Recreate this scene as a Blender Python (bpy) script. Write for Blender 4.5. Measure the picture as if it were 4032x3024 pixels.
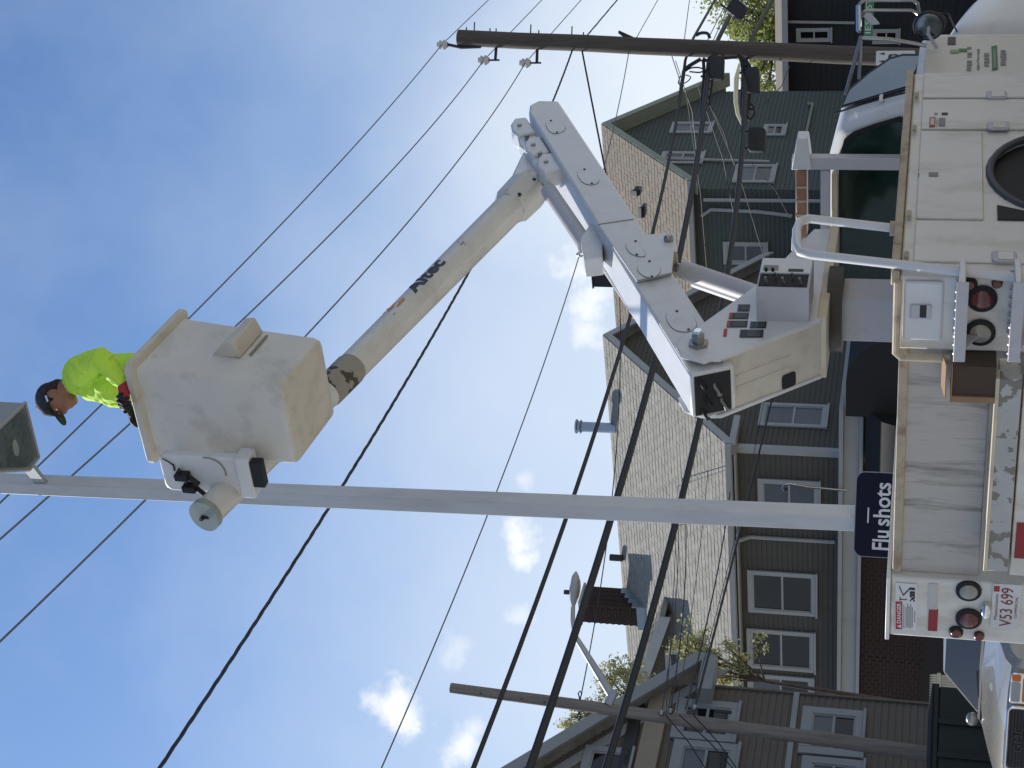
import bpy, bmesh, math, random
import numpy as np
from mathutils import Vector, Matrix, Euler
random.seed(7); rng = np.random.default_rng(7)
for o in list(bpy.data.objects): bpy.data.objects.remove(o)
sc = bpy.context.scene
col = sc.collection
R_ = math.radians

# ------------------------------------------------------------------ camera
F = 6600.; ROLL = .04; HV = 3640.; CH = 1.72          # focal in photo pixels, roll, horizon row, eye height
PITCH = math.atan((HV - 2016) / F)
fw = Vector((0, math.cos(PITCH), math.sin(PITCH))); up0 = Vector((0, -math.sin(PITCH), math.cos(PITCH)))
Rv = math.cos(ROLL) * Vector((1, 0, 0)) + math.sin(ROLL) * up0
Uv = -math.sin(ROLL) * Vector((1, 0, 0)) + math.cos(ROLL) * up0
LX = -Uv; LY = Rv; CAM = Vector((0, 0, CH))            # the photograph is turned a quarter turn: its right is down
cd = bpy.data.cameras.new('camera'); cam = bpy.data.objects.new('camera', cd); col.objects.link(cam)
cd.sensor_fit = 'HORIZONTAL'; cd.sensor_width = 36; cd.lens = F / 4032 * 36; cd.clip_start = .1; cd.clip_end = 3000
m3 = Matrix((LX, LY, -fw)).transposed(); cam.matrix_world = Matrix.Translation(CAM) @ m3.to_4x4()
sc.camera = cam
# ------------------------------------------------------------------ light
TS = Vector((-.50, .50, .70)).normalized()
SUN_EL = math.asin(TS.z); SUN_AZ = math.atan2(TS.x, TS.y)
w = bpy.data.worlds.new('World'); sc.world = w; w.use_nodes = True
sl = bpy.data.lights.new('sun', 'SUN'); sl.energy = 5.0; sl.angle = R_(.53); sl.color = (1, .955, .89)
so = bpy.data.objects.new('sun', sl); col.objects.link(so); so.rotation_euler = (-TS).to_track_quat('-Z', 'Y').to_euler(); so.location = (0, 0, 60)
sc.view_settings.view_transform = 'Standard'; sc.view_settings.look = 'None'; sc.view_settings.gamma = 1
sc.view_settings.use_curve_mapping = False; sc.view_settings.exposure = .14
sc.render.engine = 'CYCLES'; sc.cycles.max_bounces = 6; sc.cycles.use_denoising = True

def ray(x, y): return fw * F + LX * (x - 2016) + LY * (1512 - y)

def build_sky():
    nt = w.node_tree; N = nt.nodes; L = nt.links; N.clear()
    out = N.new('ShaderNodeOutputWorld'); bg = N.new('ShaderNodeBackground'); L.new(bg.outputs[0], out.inputs[0])
    sky = N.new('ShaderNodeTexSky'); sky.sky_type = 'NISHITA'; sky.sun_disc = False
    sky.sun_elevation = SUN_EL; sky.sun_rotation = SUN_AZ; sky.air_density = 1.0; sky.dust_density = .9; sky.ozone_density = 3.0
    tc = N.new('ShaderNodeTexCoord')
    def math_(op, a, b=None, clamp=False):
        n = N.new('ShaderNodeMath'); n.operation = op; n.use_clamp = clamp
        for i, v in enumerate((a, b)):
            if v is None: continue
            if isinstance(v, (int, float)): n.inputs[i].default_value = v
            else: L.new(v, n.inputs[i])
        return n.outputs[0]
    no = N.new('ShaderNodeTexNoise'); no.inputs['Scale'].default_value = 34; no.inputs['Detail'].default_value = 7; no.inputs['Roughness'].default_value = .6
    L.new(tc.outputs['Generated'], no.inputs['Vector'])
    dis = N.new('ShaderNodeVectorMath'); dis.operation = 'SUBTRACT'; L.new(no.outputs['Color'], dis.inputs[0]); dis.inputs[1].default_value = (.5, .5, .5)
    total = None
    # puffs of cloud low over the roofs: direction, radius (rad), strength, flattening
    for x, y, r, k in ((1560, 2760, .0155, 1.), (1580, 2830, .013, .95), (1800, 2945, .013, .75), (1850, 2890, .009, .5),
                       (2055, 2110, .0135, .85), (2065, 2200, .011, .8), (2065, 1870, .010, .4), (2270, 1040, .015, .6), (2310, 1200, .016, .7), (2335, 1310, .012, .6),
                       (2050, 2440, .010, .45), (1790, 2540, .012, .35), 
                       (2200, 620, .11, .30), (1950, 1450, .13, .18), (2250, 2350, .10, .16), (2600, 150, .11, .34), (1300, 3400, .03, .8), (2500, 3600, .05, .8)):
        d = ray(x, y).normalized()
        add = N.new('ShaderNodeVectorMath'); add.operation = 'MULTIPLY_ADD'; L.new(dis.outputs[0], add.inputs[0]); add.inputs[1].default_value = (r * 3.4 if r < .04 else .05,) * 3; L.new(tc.outputs['Generated'], add.inputs[2])
        ds = N.new('ShaderNodeVectorMath'); ds.operation = 'DISTANCE'; L.new(add.outputs[0], ds.inputs[0]); ds.inputs[1].default_value = d
        mr = N.new('ShaderNodeMapRange'); mr.interpolation_type = 'SMOOTHSTEP'
        L.new(ds.outputs['Value'], mr.inputs[0]); mr.inputs[1].default_value = r * 1.35; mr.inputs[2].default_value = r * .05; mr.inputs[3].default_value = 0; mr.inputs[4].default_value = k
        total = mr.outputs[0] if total is None else math_('MAXIMUM', total, mr.outputs[0])
    # thin veil of high cloud
    n2 = N.new('ShaderNodeTexNoise'); n2.inputs['Scale'].default_value = 5.5; n2.inputs['Detail'].default_value = 6; n2.inputs['Roughness'].default_value = .55
    L.new(tc.outputs['Generated'], n2.inputs['Vector'])
    v = N.new('ShaderNodeMapRange'); L.new(n2.outputs['Fac'], v.inputs[0]); v.inputs[1].default_value = .40; v.inputs[2].default_value = .80; v.inputs[3].default_value = 0; v.inputs[4].default_value = .32
    sx = N.new('ShaderNodeSeparateXYZ'); L.new(tc.outputs['Generated'], sx.inputs[0])
    # haze towards the horizon all round
    hz = N.new('ShaderNodeMapRange'); hz.interpolation_type = 'SMOOTHSTEP'; L.new(sx.outputs['Z'], hz.inputs[0]); hz.inputs[1].default_value = .50; hz.inputs[2].default_value = .06; hz.inputs[3].default_value = .0; hz.inputs[4].default_value = .88
    tint = N.new('ShaderNodeMixRGB'); tint.blend_type = 'MULTIPLY'; tint.inputs[0].default_value = 1; L.new(sky.outputs[0], tint.inputs[1]); tint.inputs[2].default_value = (.62, .84, 1.06, 1)
    veil = math_('ADD', math_('MULTIPLY', v.outputs[0], .75), math_('MULTIPLY', hz.outputs[0], .92), True)
    mx = N.new('ShaderNodeMixRGB'); L.new(veil, mx.inputs[0]); L.new(tint.outputs[0], mx.inputs[1]); mx.inputs[2].default_value = (6.9, 7.7, 8.7, 1)
    mx2 = N.new('ShaderNodeMixRGB'); L.new(total, mx2.inputs[0]); L.new(mx.outputs[0], mx2.inputs[1]); mx2.inputs[2].default_value = (10.6, 10.6, 10.4, 1)
    L.new(mx2.outputs[0], bg.inputs[0]); bg.inputs[1].default_value = .1
build_sky()

# ------------------------------------------------------------------ frames: the street runs at 57 degrees
TH = R_(57); OO = Vector((.62, 8.58, 0)); HH = Vector((math.cos(TH), math.sin(TH), 0)); SD = Vector((math.sin(TH), -math.cos(TH), 0))
def S(a, b, z): return OO + a * HH + b * SD + Vector((0, 0, z))      # a: along the street, b: to the right of it
def T(a, b, z): return S(a, b, z + .3)                              # truck coordinates, deck datum .3
def onplane(x, y, P, n): d = ray(x, y); return CAM + d * ((P - CAM).dot(n) / d.dot(n))
def PB(x, y, b): return onplane(x, y, OO + b * SD, SD)
def PA(x, y, a): return onplane(x, y, OO + a * HH, HH)
def PZ(x, y, z): return onplane(x, y, Vector((0, 0, z)), Vector((0, 0, 1)))
def PY(x, y, Y): d = ray(x, y); return CAM + d * (Y / d.y)
def loc(P): d = P - OO; return d.dot(HH), d.dot(SD), P.z
Zup = Vector((0, 0, 1))

# ------------------------------------------------------------------ materials
def lin(c):
    if isinstance(c, str):
        c = c.lstrip('#'); c = [int(c[i:i + 2], 16) / 255 for i in (0, 2, 4)]
        c = [x / 12.92 if x <= .04045 else ((x + .055) / 1.055) ** 2.4 for x in c]
    return (c[0], c[1], c[2], 1)
MATS = {}
def M(name, c, rough=.55, metal=0, var=.12, scale=5, bump=0, bscale=40, dirt=None, dscale=3, damt=.5, stretch=(1, 1, 1), spec=.5, trans=0, coat=0, emit=None):
    if name in MATS: return MATS[name]
    m = bpy.data.materials.new(name); m.use_nodes = True; nt = m.node_tree; N = nt.nodes; L = nt.links
    p = N['Principled BSDF']; p.inputs['Roughness'].default_value = rough; p.inputs['Metallic'].default_value = metal
    p.inputs['Specular IOR Level'].default_value = spec; p.inputs['Coat Weight'].default_value = coat
    if trans: p.inputs['Transmission Weight'].default_value = trans
    c = lin(c)
    tc = N.new('ShaderNodeTexCoord'); mp = N.new('ShaderNodeMapping'); mp.inputs['Scale'].default_value = stretch; L.new(tc.outputs['Object'], mp.inputs[0])
    n = N.new('ShaderNodeTexNoise'); n.inputs['Scale'].default_value = scale; n.inputs['Detail'].default_value = 6; n.inputs['Roughness'].default_value = .62; L.new(mp.outputs[0], n.inputs[0])
    mr = N.new('ShaderNodeMapRange'); L.new(n.outputs['Fac'], mr.inputs[0]); mr.inputs[1].default_value = .25; mr.inputs[2].default_value = .75; mr.inputs[3].default_value = 1 - var; mr.inputs[4].default_value = 1 + var
    mul = N.new('ShaderNodeMixRGB'); mul.blend_type = 'MULTIPLY'; mul.inputs[0].default_value = 1; mul.inputs[1].default_value = c; L.new(mr.outputs[0], mul.inputs[2])
    last = mul.outputs[0]
    if dirt:
        n2 = N.new('ShaderNodeTexNoise'); n2.inputs['Scale'].default_value = dscale; n2.inputs['Detail'].default_value = 8; n2.inputs['Roughness'].default_value = .68; L.new(mp.outputs[0], n2.inputs[0])
        r2 = N.new('ShaderNodeMapRange'); L.new(n2.outputs['Fac'], r2.inputs[0]); r2.inputs[1].default_value = .5; r2.inputs[2].default_value = .72; r2.inputs[3].default_value = 0; r2.inputs[4].default_value = damt
        mx = N.new('ShaderNodeMixRGB'); L.new(r2.outputs[0], mx.inputs[0]); L.new(last, mx.inputs[1]); mx.inputs[2].default_value = lin(dirt); last = mx.outputs[0]
    L.new(last, p.inputs['Base Color'])
    if bump:
        nb = N.new('ShaderNodeTexNoise'); nb.inputs['Scale'].default_value = bscale; nb.inputs['Detail'].default_value = 4; L.new(mp.outputs[0], nb.inputs[0])
        b = N.new('ShaderNodeBump'); b.inputs['Strength'].default_value = bump; b.inputs['Distance'].default_value = .02; L.new(nb.outputs['Fac'], b.inputs['Height']); L.new(b.outputs[0], p.inputs['Normal'])
    if emit:
        p.inputs['Emission Color'].default_value = lin(emit[0]); p.inputs['Emission Strength'].default_value = emit[1]
    MATS[name] = m; return m
def peel(name, c1, c2, scale, th):
    m = M(name, c1, .6, var=.1); nt = m.node_tree; N = nt.nodes; L = nt.links; p = N['Principled BSDF']
    src = p.inputs['Base Color'].links[0].from_socket; tc = N.new('ShaderNodeTexCoord')
    n = N.new('ShaderNodeTexNoise'); n.inputs['Scale'].default_value = scale; n.inputs['Detail'].default_value = 5; L.new(tc.outputs['Object'], n.inputs[0])
    mr = N.new('ShaderNodeMapRange'); L.new(n.outputs['Fac'], mr.inputs[0]); mr.inputs[1].default_value = th; mr.inputs[2].default_value = th + .02
    mx = N.new('ShaderNodeMixRGB'); L.new(mr.outputs[0], mx.inputs[0]); L.new(src, mx.inputs[1]); mx.inputs[2].default_value = lin(c2); L.new(mx.outputs[0], p.inputs['Base Color'])
    return m
WHITE = M('truck_white_paint', '#d8d6ce', .42, var=.05, scale=3, dirt='#93866c', dscale=3.4, damt=.6, bump=.04, bscale=12, stretch=(1, 1, .35), coat=.1)
WHITE2 = M('boom_white_paint', '#d0d1d1', .38, var=.04, scale=4, dirt='#b0aca0', dscale=5, damt=.35, coat=.2)
CREAM = M('aged_cream_paint', '#cfc4ab', .55, var=.1, scale=6, dirt='#8d7d61', dscale=5, damt=.55, bump=.03)
RAILT = M('rusty_tan_trim', '#b3a68e', .6, var=.15, scale=9, dirt='#6d5138', dscale=7, damt=.8)
TURR = M('turret_tan_paint', '#c9c3b6', .55, var=.08, scale=5, dirt='#8f826a', dscale=4, damt=.5, bump=.03)
GREYP = M('grey_steel_paint', '#b8b8bc', .5, var=.06, scale=5, dirt='#8d8880', dscale=5, damt=.4)
BASKET = M('bucket_fiberglass', '#c9c6be', .5, var=.07, scale=4, dirt='#8e8a84', dscale=3.2, damt=.65, bump=.04, bscale=25)
BASKETB = M('bucket_fiberglass_tan', '#c3beb1', .55, var=.1, scale=7, dirt='#9a8460', dscale=9, damt=.5, bump=.05)
TUBE = M('boom_fiberglass', '#c6c5be', .4, var=.07, scale=3, dirt='#9a968a', dscale=2.5, damt=.5, stretch=(1, 1, 1), coat=.2)
DARK = M('black_rubber', '#17181a', .7, var=.2, scale=8)
DARKM = M('dark_metal', '#2b2c2e', .5, metal=.3, var=.2)
STEEL = M('bare_steel', '#9a9a98', .3, metal=.9, var=.15, dirt='#6b5a48', damt=.5)
CHROME = M('chrome', '#e6e6e6', .12, metal=1, var=.03)
GLASSC = M('cab_glass', '#16211f', .05, var=.1, spec=.8, coat=.5)
STAIN = M('stained_grey_panel', '#b9b5ad', .6, var=.12, scale=3, dirt='#55524c', dscale=3, damt=.9, stretch=(1, 4.2, .55), bump=.06)
PEEL = peel('peeling_bumper_paint', '#b3b3af', '#7f7b73', 13, .54)
RED = M('tail_lens_red', '#5c1517', .2, var=.1, coat=.6); CLEAR = M('reverse_lens', '#8f8d80', .25, var=.1, coat=.6)
REFR = M('reflector_red', '#8c1522', .35); REFW = M('reflector_white', '#b9b7b3', .35)
DECW = M('decal_white', '#d8d9d8', .4, var=.03); DECK = M('decal_black', '#1d1f22', .5); DECR = M('decal_red', '#a32430', .45); DECB = M('decal_blue', '#23406e', .45)
DECG = M('decal_grey', '#7d7e7c', .5); DECGR = M('decal_green', '#2f6b3c', .5); ORANGE = M('logo_orange', '#c9883f', .5); NAVY = M('logo_navy', '#10182b', .45)
PLATE = M('plate_white', '#d2d2d0', .35); PLTXT = M('plate_red', '#7c1c26', .4)
CARD = M('cardboard', '#93775a', .85, var=.12, scale=10); CARD_SHADED = M('cardboard_shaded', '#4d4034', .9, var=.1)  # carton front coloured dark for its shade, flaps tan as the lit side
AMBER = M('amber_lens', '#8d6a54', .35, var=.2, scale=9, dirt='#6b4630', damt=.6)

# ------------------------------------------------------------------ mesh helpers
class MB:
    def __init__(s): s.v = []; s.f = []; s.mi = []; s.cur = 0
    def add(s, vs, fs):
        k = len(s.v); s.v += [Vector(x) for x in vs]; s.f += [[i + k for i in f] for f in fs]; s.mi += [s.cur] * len(fs); return s
    def prism(s, poly, vec):
        n = len(poly); poly = [Vector(p) for p in poly]; vec = Vector(vec)
        return s.add(poly + [p + vec for p in poly], [list(range(n))[::-1], list(range(n, 2 * n))] + [[i, (i + 1) % n, n + (i + 1) % n, n + i] for i in range(n)])
    def sbox(s, a0, a1, b0, b1, z0, z1):
        return s.prism([S(a0, b0, z0), S(a1, b0, z0), S(a1, b1, z0), S(a0, b1, z0)], (0, 0, z1 - z0))
    def tbox(s, a0, a1, b0, b1, z0, z1): return s.sbox(a0, a1, b0, b1, z0 + .3, z1 + .3)
    def wbox(s, x0, x1, y0, y1, z0, z1): return s.prism([(x0, y0, z0), (x1, y0, z0), (x1, y1, z0), (x0, y1, z0)], (0, 0, z1 - z0))
    def tube(s, pts, r, n=10, cap=True, squash=1):
        pts = [Vector(p) for p in pts]; m = len(pts); rs = r if isinstance(r, (list, tuple)) else [r] * m
        t0 = (pts[1] - pts[0]).normalized(); ref = Vector((0, 0, 1)) if abs(t0.z) < .9 else Vector((1, 0, 0))
        u = t0.cross(ref).normalized(); vs = []
        for i, p in enumerate(pts):
            t = ((pts[min(i + 1, m - 1)] - p).normalized() + (p - pts[max(i - 1, 0)]).normalized())
            t = t.normalized() if t.length > 1e-6 else t0
            u = (u - t * u.dot(t)).normalized(); b = t.cross(u)
            for k in range(n):
                a = 2 * math.pi * k / n; vs.append(p + (u * math.cos(a) + b * math.sin(a) * squash) * rs[i])
        fs = [[i * n + k, i * n + (k + 1) % n, (i + 1) * n + (k + 1) % n, (i + 1) * n + k] for i in range(m - 1) for k in range(n)]
        if cap: fs += [list(range(n))[::-1], list(range((m - 1) * n, m * n))]
        return s.add(vs, fs)
    def ell(s, c, ax, n=14, m=9):
        c = Vector(c); ax = [Vector(a) for a in ax]; vs = [c + ax[2]]
        for i in range(1, m):
            ph = math.pi * i / m
            for k in range(n):
                a = 2 * math.pi * k / n; vs.append(c + ax[0] * math.sin(ph) * math.cos(a) + ax[1] * math.sin(ph) * math.sin(a) + ax[2] * math.cos(ph))
        vs.append(c - ax[2]); e = len(vs) - 1; fs = []
        for k in range(n): fs.append([0, 1 + k, 1 + (k + 1) % n]); fs.append([e, 1 + (m - 2) * n + (k + 1) % n, 1 + (m - 2) * n + k])
        for i in range(m - 2):
            for k in range(n): fs.append([1 + i * n + k, 1 + (i + 1) * n + k, 1 + (i + 1) * n + (k + 1) % n, 1 + i * n + (k + 1) % n])
        return s.add(vs, fs)
    def sph(s, c, r): return s.ell(c, ((r, 0, 0), (0, r, 0), (0, 0, r)))
    def disc(s, c, n, r, th, seg=20): c = Vector(c); n = Vector(n).normalized(); return s.tube([c, c + n * th], r, seg)
    def capsule(s, pts, rs, n=12):
        s.tube(pts, rs, n)
        for p, r in zip(pts, rs): s.sph(p, r * .99)
        return s
    def build(s, name, mat, parent=None, bev=0, smooth=True, ang=35, label=None, cat=None, group=None, kind=None, origin=None, recalc=True):
        me = bpy.data.meshes.new(name)
        if parent is not None: inv = parent.matrix_world.inverted()
        else:
            if origin is None:
                xs = [v.x for v in s.v]; ys = [v.y for v in s.v]; zs = [v.z for v in s.v]
                origin = Vector(((min(xs) + max(xs)) / 2, (min(ys) + max(ys)) / 2, min(zs)))
            inv = Matrix.Translation(-Vector(origin))
        me.from_pydata([inv @ v for v in s.v], [], s.f)
        mats = mat if isinstance(mat, (list, tuple)) else [mat]
        for x in mats: me.materials.append(x)
        if len(mats) > 1: me.polygons.foreach_set('material_index', s.mi)
        if recalc:
            bm = bmesh.new(); bm.from_mesh(me); bmesh.ops.recalc_face_normals(bm, faces=bm.faces); bm.to_mesh(me); bm.free()
        if smooth:
            me.polygons.foreach_set('use_smooth', [True] * len(me.polygons)); me.set_sharp_from_angle(angle=R_(ang))
        o = bpy.data.objects.new(name, me); col.objects.link(o)
        if parent is not None:
            o.parent = parent; o.matrix_world = parent.matrix_world.copy()
        else: o.location = origin; o.matrix_world = Matrix.Translation(Vector(origin))
        if bev:
            md = o.modifiers.new('bevel', 'BEVEL'); md.width = bev; md.segments = 2; md.limit_method = 'ANGLE'; md.angle_limit = R_(40); md.harden_normals = False
        tag(o, label, cat, group, kind); return o
def tag(o, label=None, cat=None, group=None, kind=None):
    for k, v in (('label', label), ('category', cat), ('group', group), ('kind', kind)):
        if v: o[k] = v
    return o
def root(name, P, rz=0, label=None, cat=None, group=None):
    o = bpy.data.objects.new(name, None); col.objects.link(o); o.empty_display_size = .2
    o.matrix_world = Matrix.Translation(Vector(P)) @ Matrix.Rotation(rz, 4, 'Z'); return tag(o, label, cat, group)
def text(name, body, P, right, upv, size, mat, parent, ext=.0015, width=None, mapf=None, bold=0, shear=0):
    """flat lettering: left baseline end at P, running along right, letters standing along upv"""
    cu = bpy.data.curves.new('t', 'FONT'); cu.body = body; cu.size = size; cu.extrude = 0; cu.offset = bold; cu.resolution_u = 3; cu.shear = shear
    t = bpy.data.objects.new('t', cu); col.objects.link(t); dg = bpy.context.evaluated_depsgraph_get(); dg.update()
    me0 = bpy.data.meshes.new_from_object(t.evaluated_get(dg)); bpy.data.objects.remove(t)
    if mapf:
        bm = bmesh.new(); bm.from_mesh(me0); bmesh.ops.triangulate(bm, faces=bm.faces)
        for _ in range(3):
            le = [e_ for e_ in bm.edges if e_.calc_length() > size * .09]
            if le: bmesh.ops.subdivide_edges(bm, edges=le, cuts=1); bmesh.ops.triangulate(bm, faces=bm.faces)
        bm.to_mesh(me0); bm.free()
    vs = [v.co.copy() for v in me0.vertices]; fs = [list(p.vertices) for p in me0.polygons]; bpy.data.meshes.remove(me0); bpy.data.curves.remove(cu)
    x0 = min(v.x for v in vs); x1 = max(v.x for v in vs); k = (width / (x1 - x0)) if width else 1
    right = Vector(right).normalized(); upv = Vector(upv).normalized(); nn = right.cross(upv)
    mb = MB()
    if mapf: mb.add([mapf((v.x - x0) * k, v.y) for v in vs], fs)
    else: mb.add([Vector(P) + right * ((v.x - x0) * k) + upv * v.y + nn * ext for v in vs], fs)
    return mb.build(name, mat, parent, smooth=False, recalc=False)
def quad(P, right, upv, w_, h_, th=.003):
    right = Vector(right).normalized(); upv = Vector(upv).normalized(); n = right.cross(upv); P = Vector(P)
    return [P, P + right * w_, P + right * w_ + upv * h_, P + upv * h_], n * th
def arc(c, e1, e2, r, a0, a1, n): return [Vector(c) + Vector(e1) * r * math.cos(a0 + (a1 - a0) * i / n) + Vector(e2) * r * math.sin(a0 + (a1 - a0) * i / n) for i in range(n + 1)]
def rrect(P, e1, e2, w_, h_, r, n=4):
    """rounded rectangle polygon, lower left corner P"""
    P = Vector(P); e1 = Vector(e1); e2 = Vector(e2); out = []
    for cx, cy, a in ((w_ - r, r, -90), (w_ - r, h_ - r, 0), (r, h_ - r, 90), (r, r, 180)):
        out += arc(P + e1 * cx + e2 * cy, e1, e2, r, R_(a), R_(a + 90), n)
    return out
def copy_obj(o, parent, M4=None, name=None):
    c = o.copy(); col.objects.link(c); c.parent = parent
    if M4 is not None: c.matrix_world = M4
    return c

# ================================================================== the setting
ASPH = M('sun_bleached_pavement', (.34, .32, .285), .9, var=.15, scale=8, bump=.3, bscale=120); CONC = M('concrete', (.40, .385, .35), .85, var=.15, scale=4, bump=.1)
SOIL = M('dry_ground', (.30, .28, .22), .95, var=.2, scale=3, bump=.5, bscale=60); LINE = M('road_paint', (.7, .7, .68), .7, var=.1)
MB().prism([(-600, -400, -.06), (700, -400, -.06), (700, 900, -.06), (-600, 900, -.06)], (0, 0, .04)).build('ground', SOIL, kind='structure')
MB().sbox(-120, 260, -6.0, 4.6, -.03, 0).build('road', ASPH, kind='structure')
MB().sbox(-120, 260, -6.15, -6.0, -.03, .13).build('kerb', CONC, kind='structure')
MB().sbox(-120, 260, -8.3, -6.15, -.03, .13).build('sidewalk', CONC, kind='structure')
mb = MB()
for k in range(-8, 60): mb.sbox(k * 4.0, k * 4.0 + 2, -.95 - 2.0, -.83 - 2.0, .004, .007)
mb.build('road_marking', LINE, kind='structure')
PARK = MB().sbox(-60, 24.5, -40, -8.3, -.03, .02).build('parking_lot', ASPH, kind='structure')

def store():  # unseen building, added to bounce sunlight onto the truck's right side
    a0, a1, b0 = -9., 16., 9.5; ST = root('bounce_store', S(a0, b0, 0), TH, 'unseen pale brick store added across the street to bounce sunlight', 'store'); WL = M('bounce_store_brick', '#a8a49c', .85, var=.1, scale=3); GLS = M('bounce_store_glass', '#2b3238', .1, spec=.4)
    MB().sbox(a0, a1, b0, b0 + 9, 0, 5.6).build('wall', WL, ST, smooth=False); MB().sbox(a0 - .1, a1 + .1, b0 - .12, b0 + .2, 5.6, 5.9).build('parapet', CONC, ST, smooth=False)
    for k in range(5): MB().sbox(a0 + 2 + k * 5, a0 + 4.6 + k * 5, b0 - .03, b0 + .01, .6, 2.5).build('shop_window', GLS, ST, smooth=False)
store()
TRIM = M('house_trim_white', '#a3a5a3', .6, var=.06, scale=4, dirt='#7f7f79', dscale=2, damt=.35)
WGLASS = M('window_glass', '#0c1116', .08, var=.2, spec=.35); BLIND = M('window_blind', '#5a6067', .35, var=.12, scale=2, spec=.3)
BEIGE = M('beige_clapboard', '#56534a', .85, var=.1, scale=5, dirt='#4a473f', dscale=2, damt=.3); GREEN = M('green_clapboard', '#4e5651', .75, var=.08, scale=4)
BROWN = M('brown_clapboard', '#605a52', .85, var=.1, scale=5); DWALL = M('dark_shingle_wall', '#24262a', .8, var=.15, scale=6)
ROOFB = M('weathered_roof_shingle', '#8d8b82', .9, var=.28, scale=3.5, dirt='#6b6657', dscale=2.2, damt=.5, bump=.3, bscale=30)
ROOFG = M('brown_roof_shingle', '#80776a', .9, var=.3, scale=7, dirt='#6d5e4e', dscale=9, damt=.7, bump=.3, bscale=30)
BRICK = M('dark_red_brick', '#3b2a24', .85, var=.25, scale=9, dirt='#2d211d', dscale=5, damt=.5); MORT = M('brick_mortar', '#352d29', .9)
NB = -SD; NA = -HH     # nb: to the left of the street, na: towards the camera

def clap(parent, P0, e, n, zs, span, mat, step):
    """one board object per course; span(z) -> (t0, t1) along e"""
    shared = {}
    for k in range(int(round((zs[1] - zs[0]) / step))):
        z = zs[0] + k * step; s0 = span(z + step * .5)
        if s0 is None or s0[1] - s0[0] < .15: continue
        t0, t1 = s0; key = (round(t0, 3), round(t1, 3)); P = P0 + Vector((0, 0, z))
        if key in shared:
            o = copy_obj(shared[key][0], parent); d = z - shared[key][1]
            o.matrix_world = Matrix.Translation((0, 0, d)) @ shared[key][0].matrix_world; continue
        mb = MB(); prof = [n * .002, n * .024, n * .024 + Vector((0, 0, .012)), n * .004 + Vector((0, 0, step - .004)), Vector((0, 0, step - .004)) + n * .002]
        mb.prism([P + e * t0 + q for q in prof], e * (t1 - t0)); shared[key] = (mb.build('clapboard', mat, parent, smooth=False), z)
def window(parent, P, e, n, w_, h_, trim=.11, mat=TRIM, panes='v', blind=.0, sill=True):
    """P: lower left corner of the outer trim; e: to the right seen from outside; n: outwards"""
    up = Zup; mb = MB(); d = .05
    def bar(x0, x1, z0, z1, dd=d): mb.prism([P + e * x0 + up * z0, P + e * x1 + up * z0, P + e * x1 + up * z1, P + e * x0 + up * z1], n * dd)
    bar(0, trim, 0, h_); bar(w_ - trim, w_, 0, h_); bar(trim, w_ - trim, h_ - trim * 1.2, h_, d * 1.1); bar(trim, w_ - trim, 0, trim * .8)
    if sill: bar(-.03, w_ + .03, -.05, 0, d * 1.7)
    f = mb.build('window', mat, parent, bev=.004, smooth=False)
    gx0, gx1, gz0, gz1 = trim + .03, w_ - trim - .03, trim * .8 + .03, h_ - trim * 1.2 - .03; gm = (gz0 + gz1) / 2
    mb = MB()
    def sb(x0, x1, z0, z1, dd=.03): mb.prism([P + e * x0 + up * z0 - n * .02, P + e * x1 + up * z0 - n * .02, P + e * x1 + up * z1 - n * .02, P + e * x0 + up * z1 - n * .02], n * dd)
    for q in ((gx0 - .03, gx0, gz0 - .03, gz1 + .03), (gx1, gx1 + .03, gz0 - .03, gz1 + .03), (gx0, gx1, gz1, gz1 + .03), (gx0, gx1, gz0 - .03, gz0), (gx0, gx1, gm - .025, gm + .025)): sb(*q, dd=.05)
    mb.build('sash', mat, f, smooth=False)
    for k, (z0, z1) in enumerate(((gm + .025, gz1), (gz0, gm - .025))):
        m = MB().prism([P + e * gx0 + up * z0, P + e * gx1 + up * z0, P + e * gx1 + up * z1, P + e * gx0 + up * z1], n * .006); m.build('pane', BLIND if k < blind else WGLASS, f, smooth=False)
    return f
def shingles(parent, P0, e, down, n, length, depth, mat, rowh, tab, name='shingle_courses'):
    """overlapping courses of tabs on a roof slope: one mass, too many to pick apart"""
    mb = MB(); rows = int(depth / rowh); r = random.Random(3); i1 = n.normalized()
    for k in range(rows):
        t = -(.5 if k % 2 else 0) * tab
        while t < length:
            x0 = max(0, t); x1 = min(length, t + tab - .012); t += tab
            if x1 - x0 < .03: continue
            lift = .006 + r.random() * .008; ov = r.uniform(-.012, .012); a0 = P0 + e * x0 + down * (k * rowh); a1 = P0 + e * x1 + down * (k * rowh)
            q = down * (rowh + ov)
            mb.add([a0 + i1 * .002, a1 + i1 * .002, a1 + q + i1 * lift, a0 + q + i1 * lift, a0 + q, a1 + q], [[0, 1, 2, 3], [3, 2, 5, 4]])
    return mb.build(name, mat, parent, smooth=False, kind='stuff', recalc=False)
def spanslope(z, ez, rz, a0, ar, a1):
    if z < ez: return (a0, a1)
    k = (z - ez) / (rz - ez)
    return None if k >= 1 else (a0 + (ar - a0) * k, a1 + (ar - a1) * k)

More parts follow.
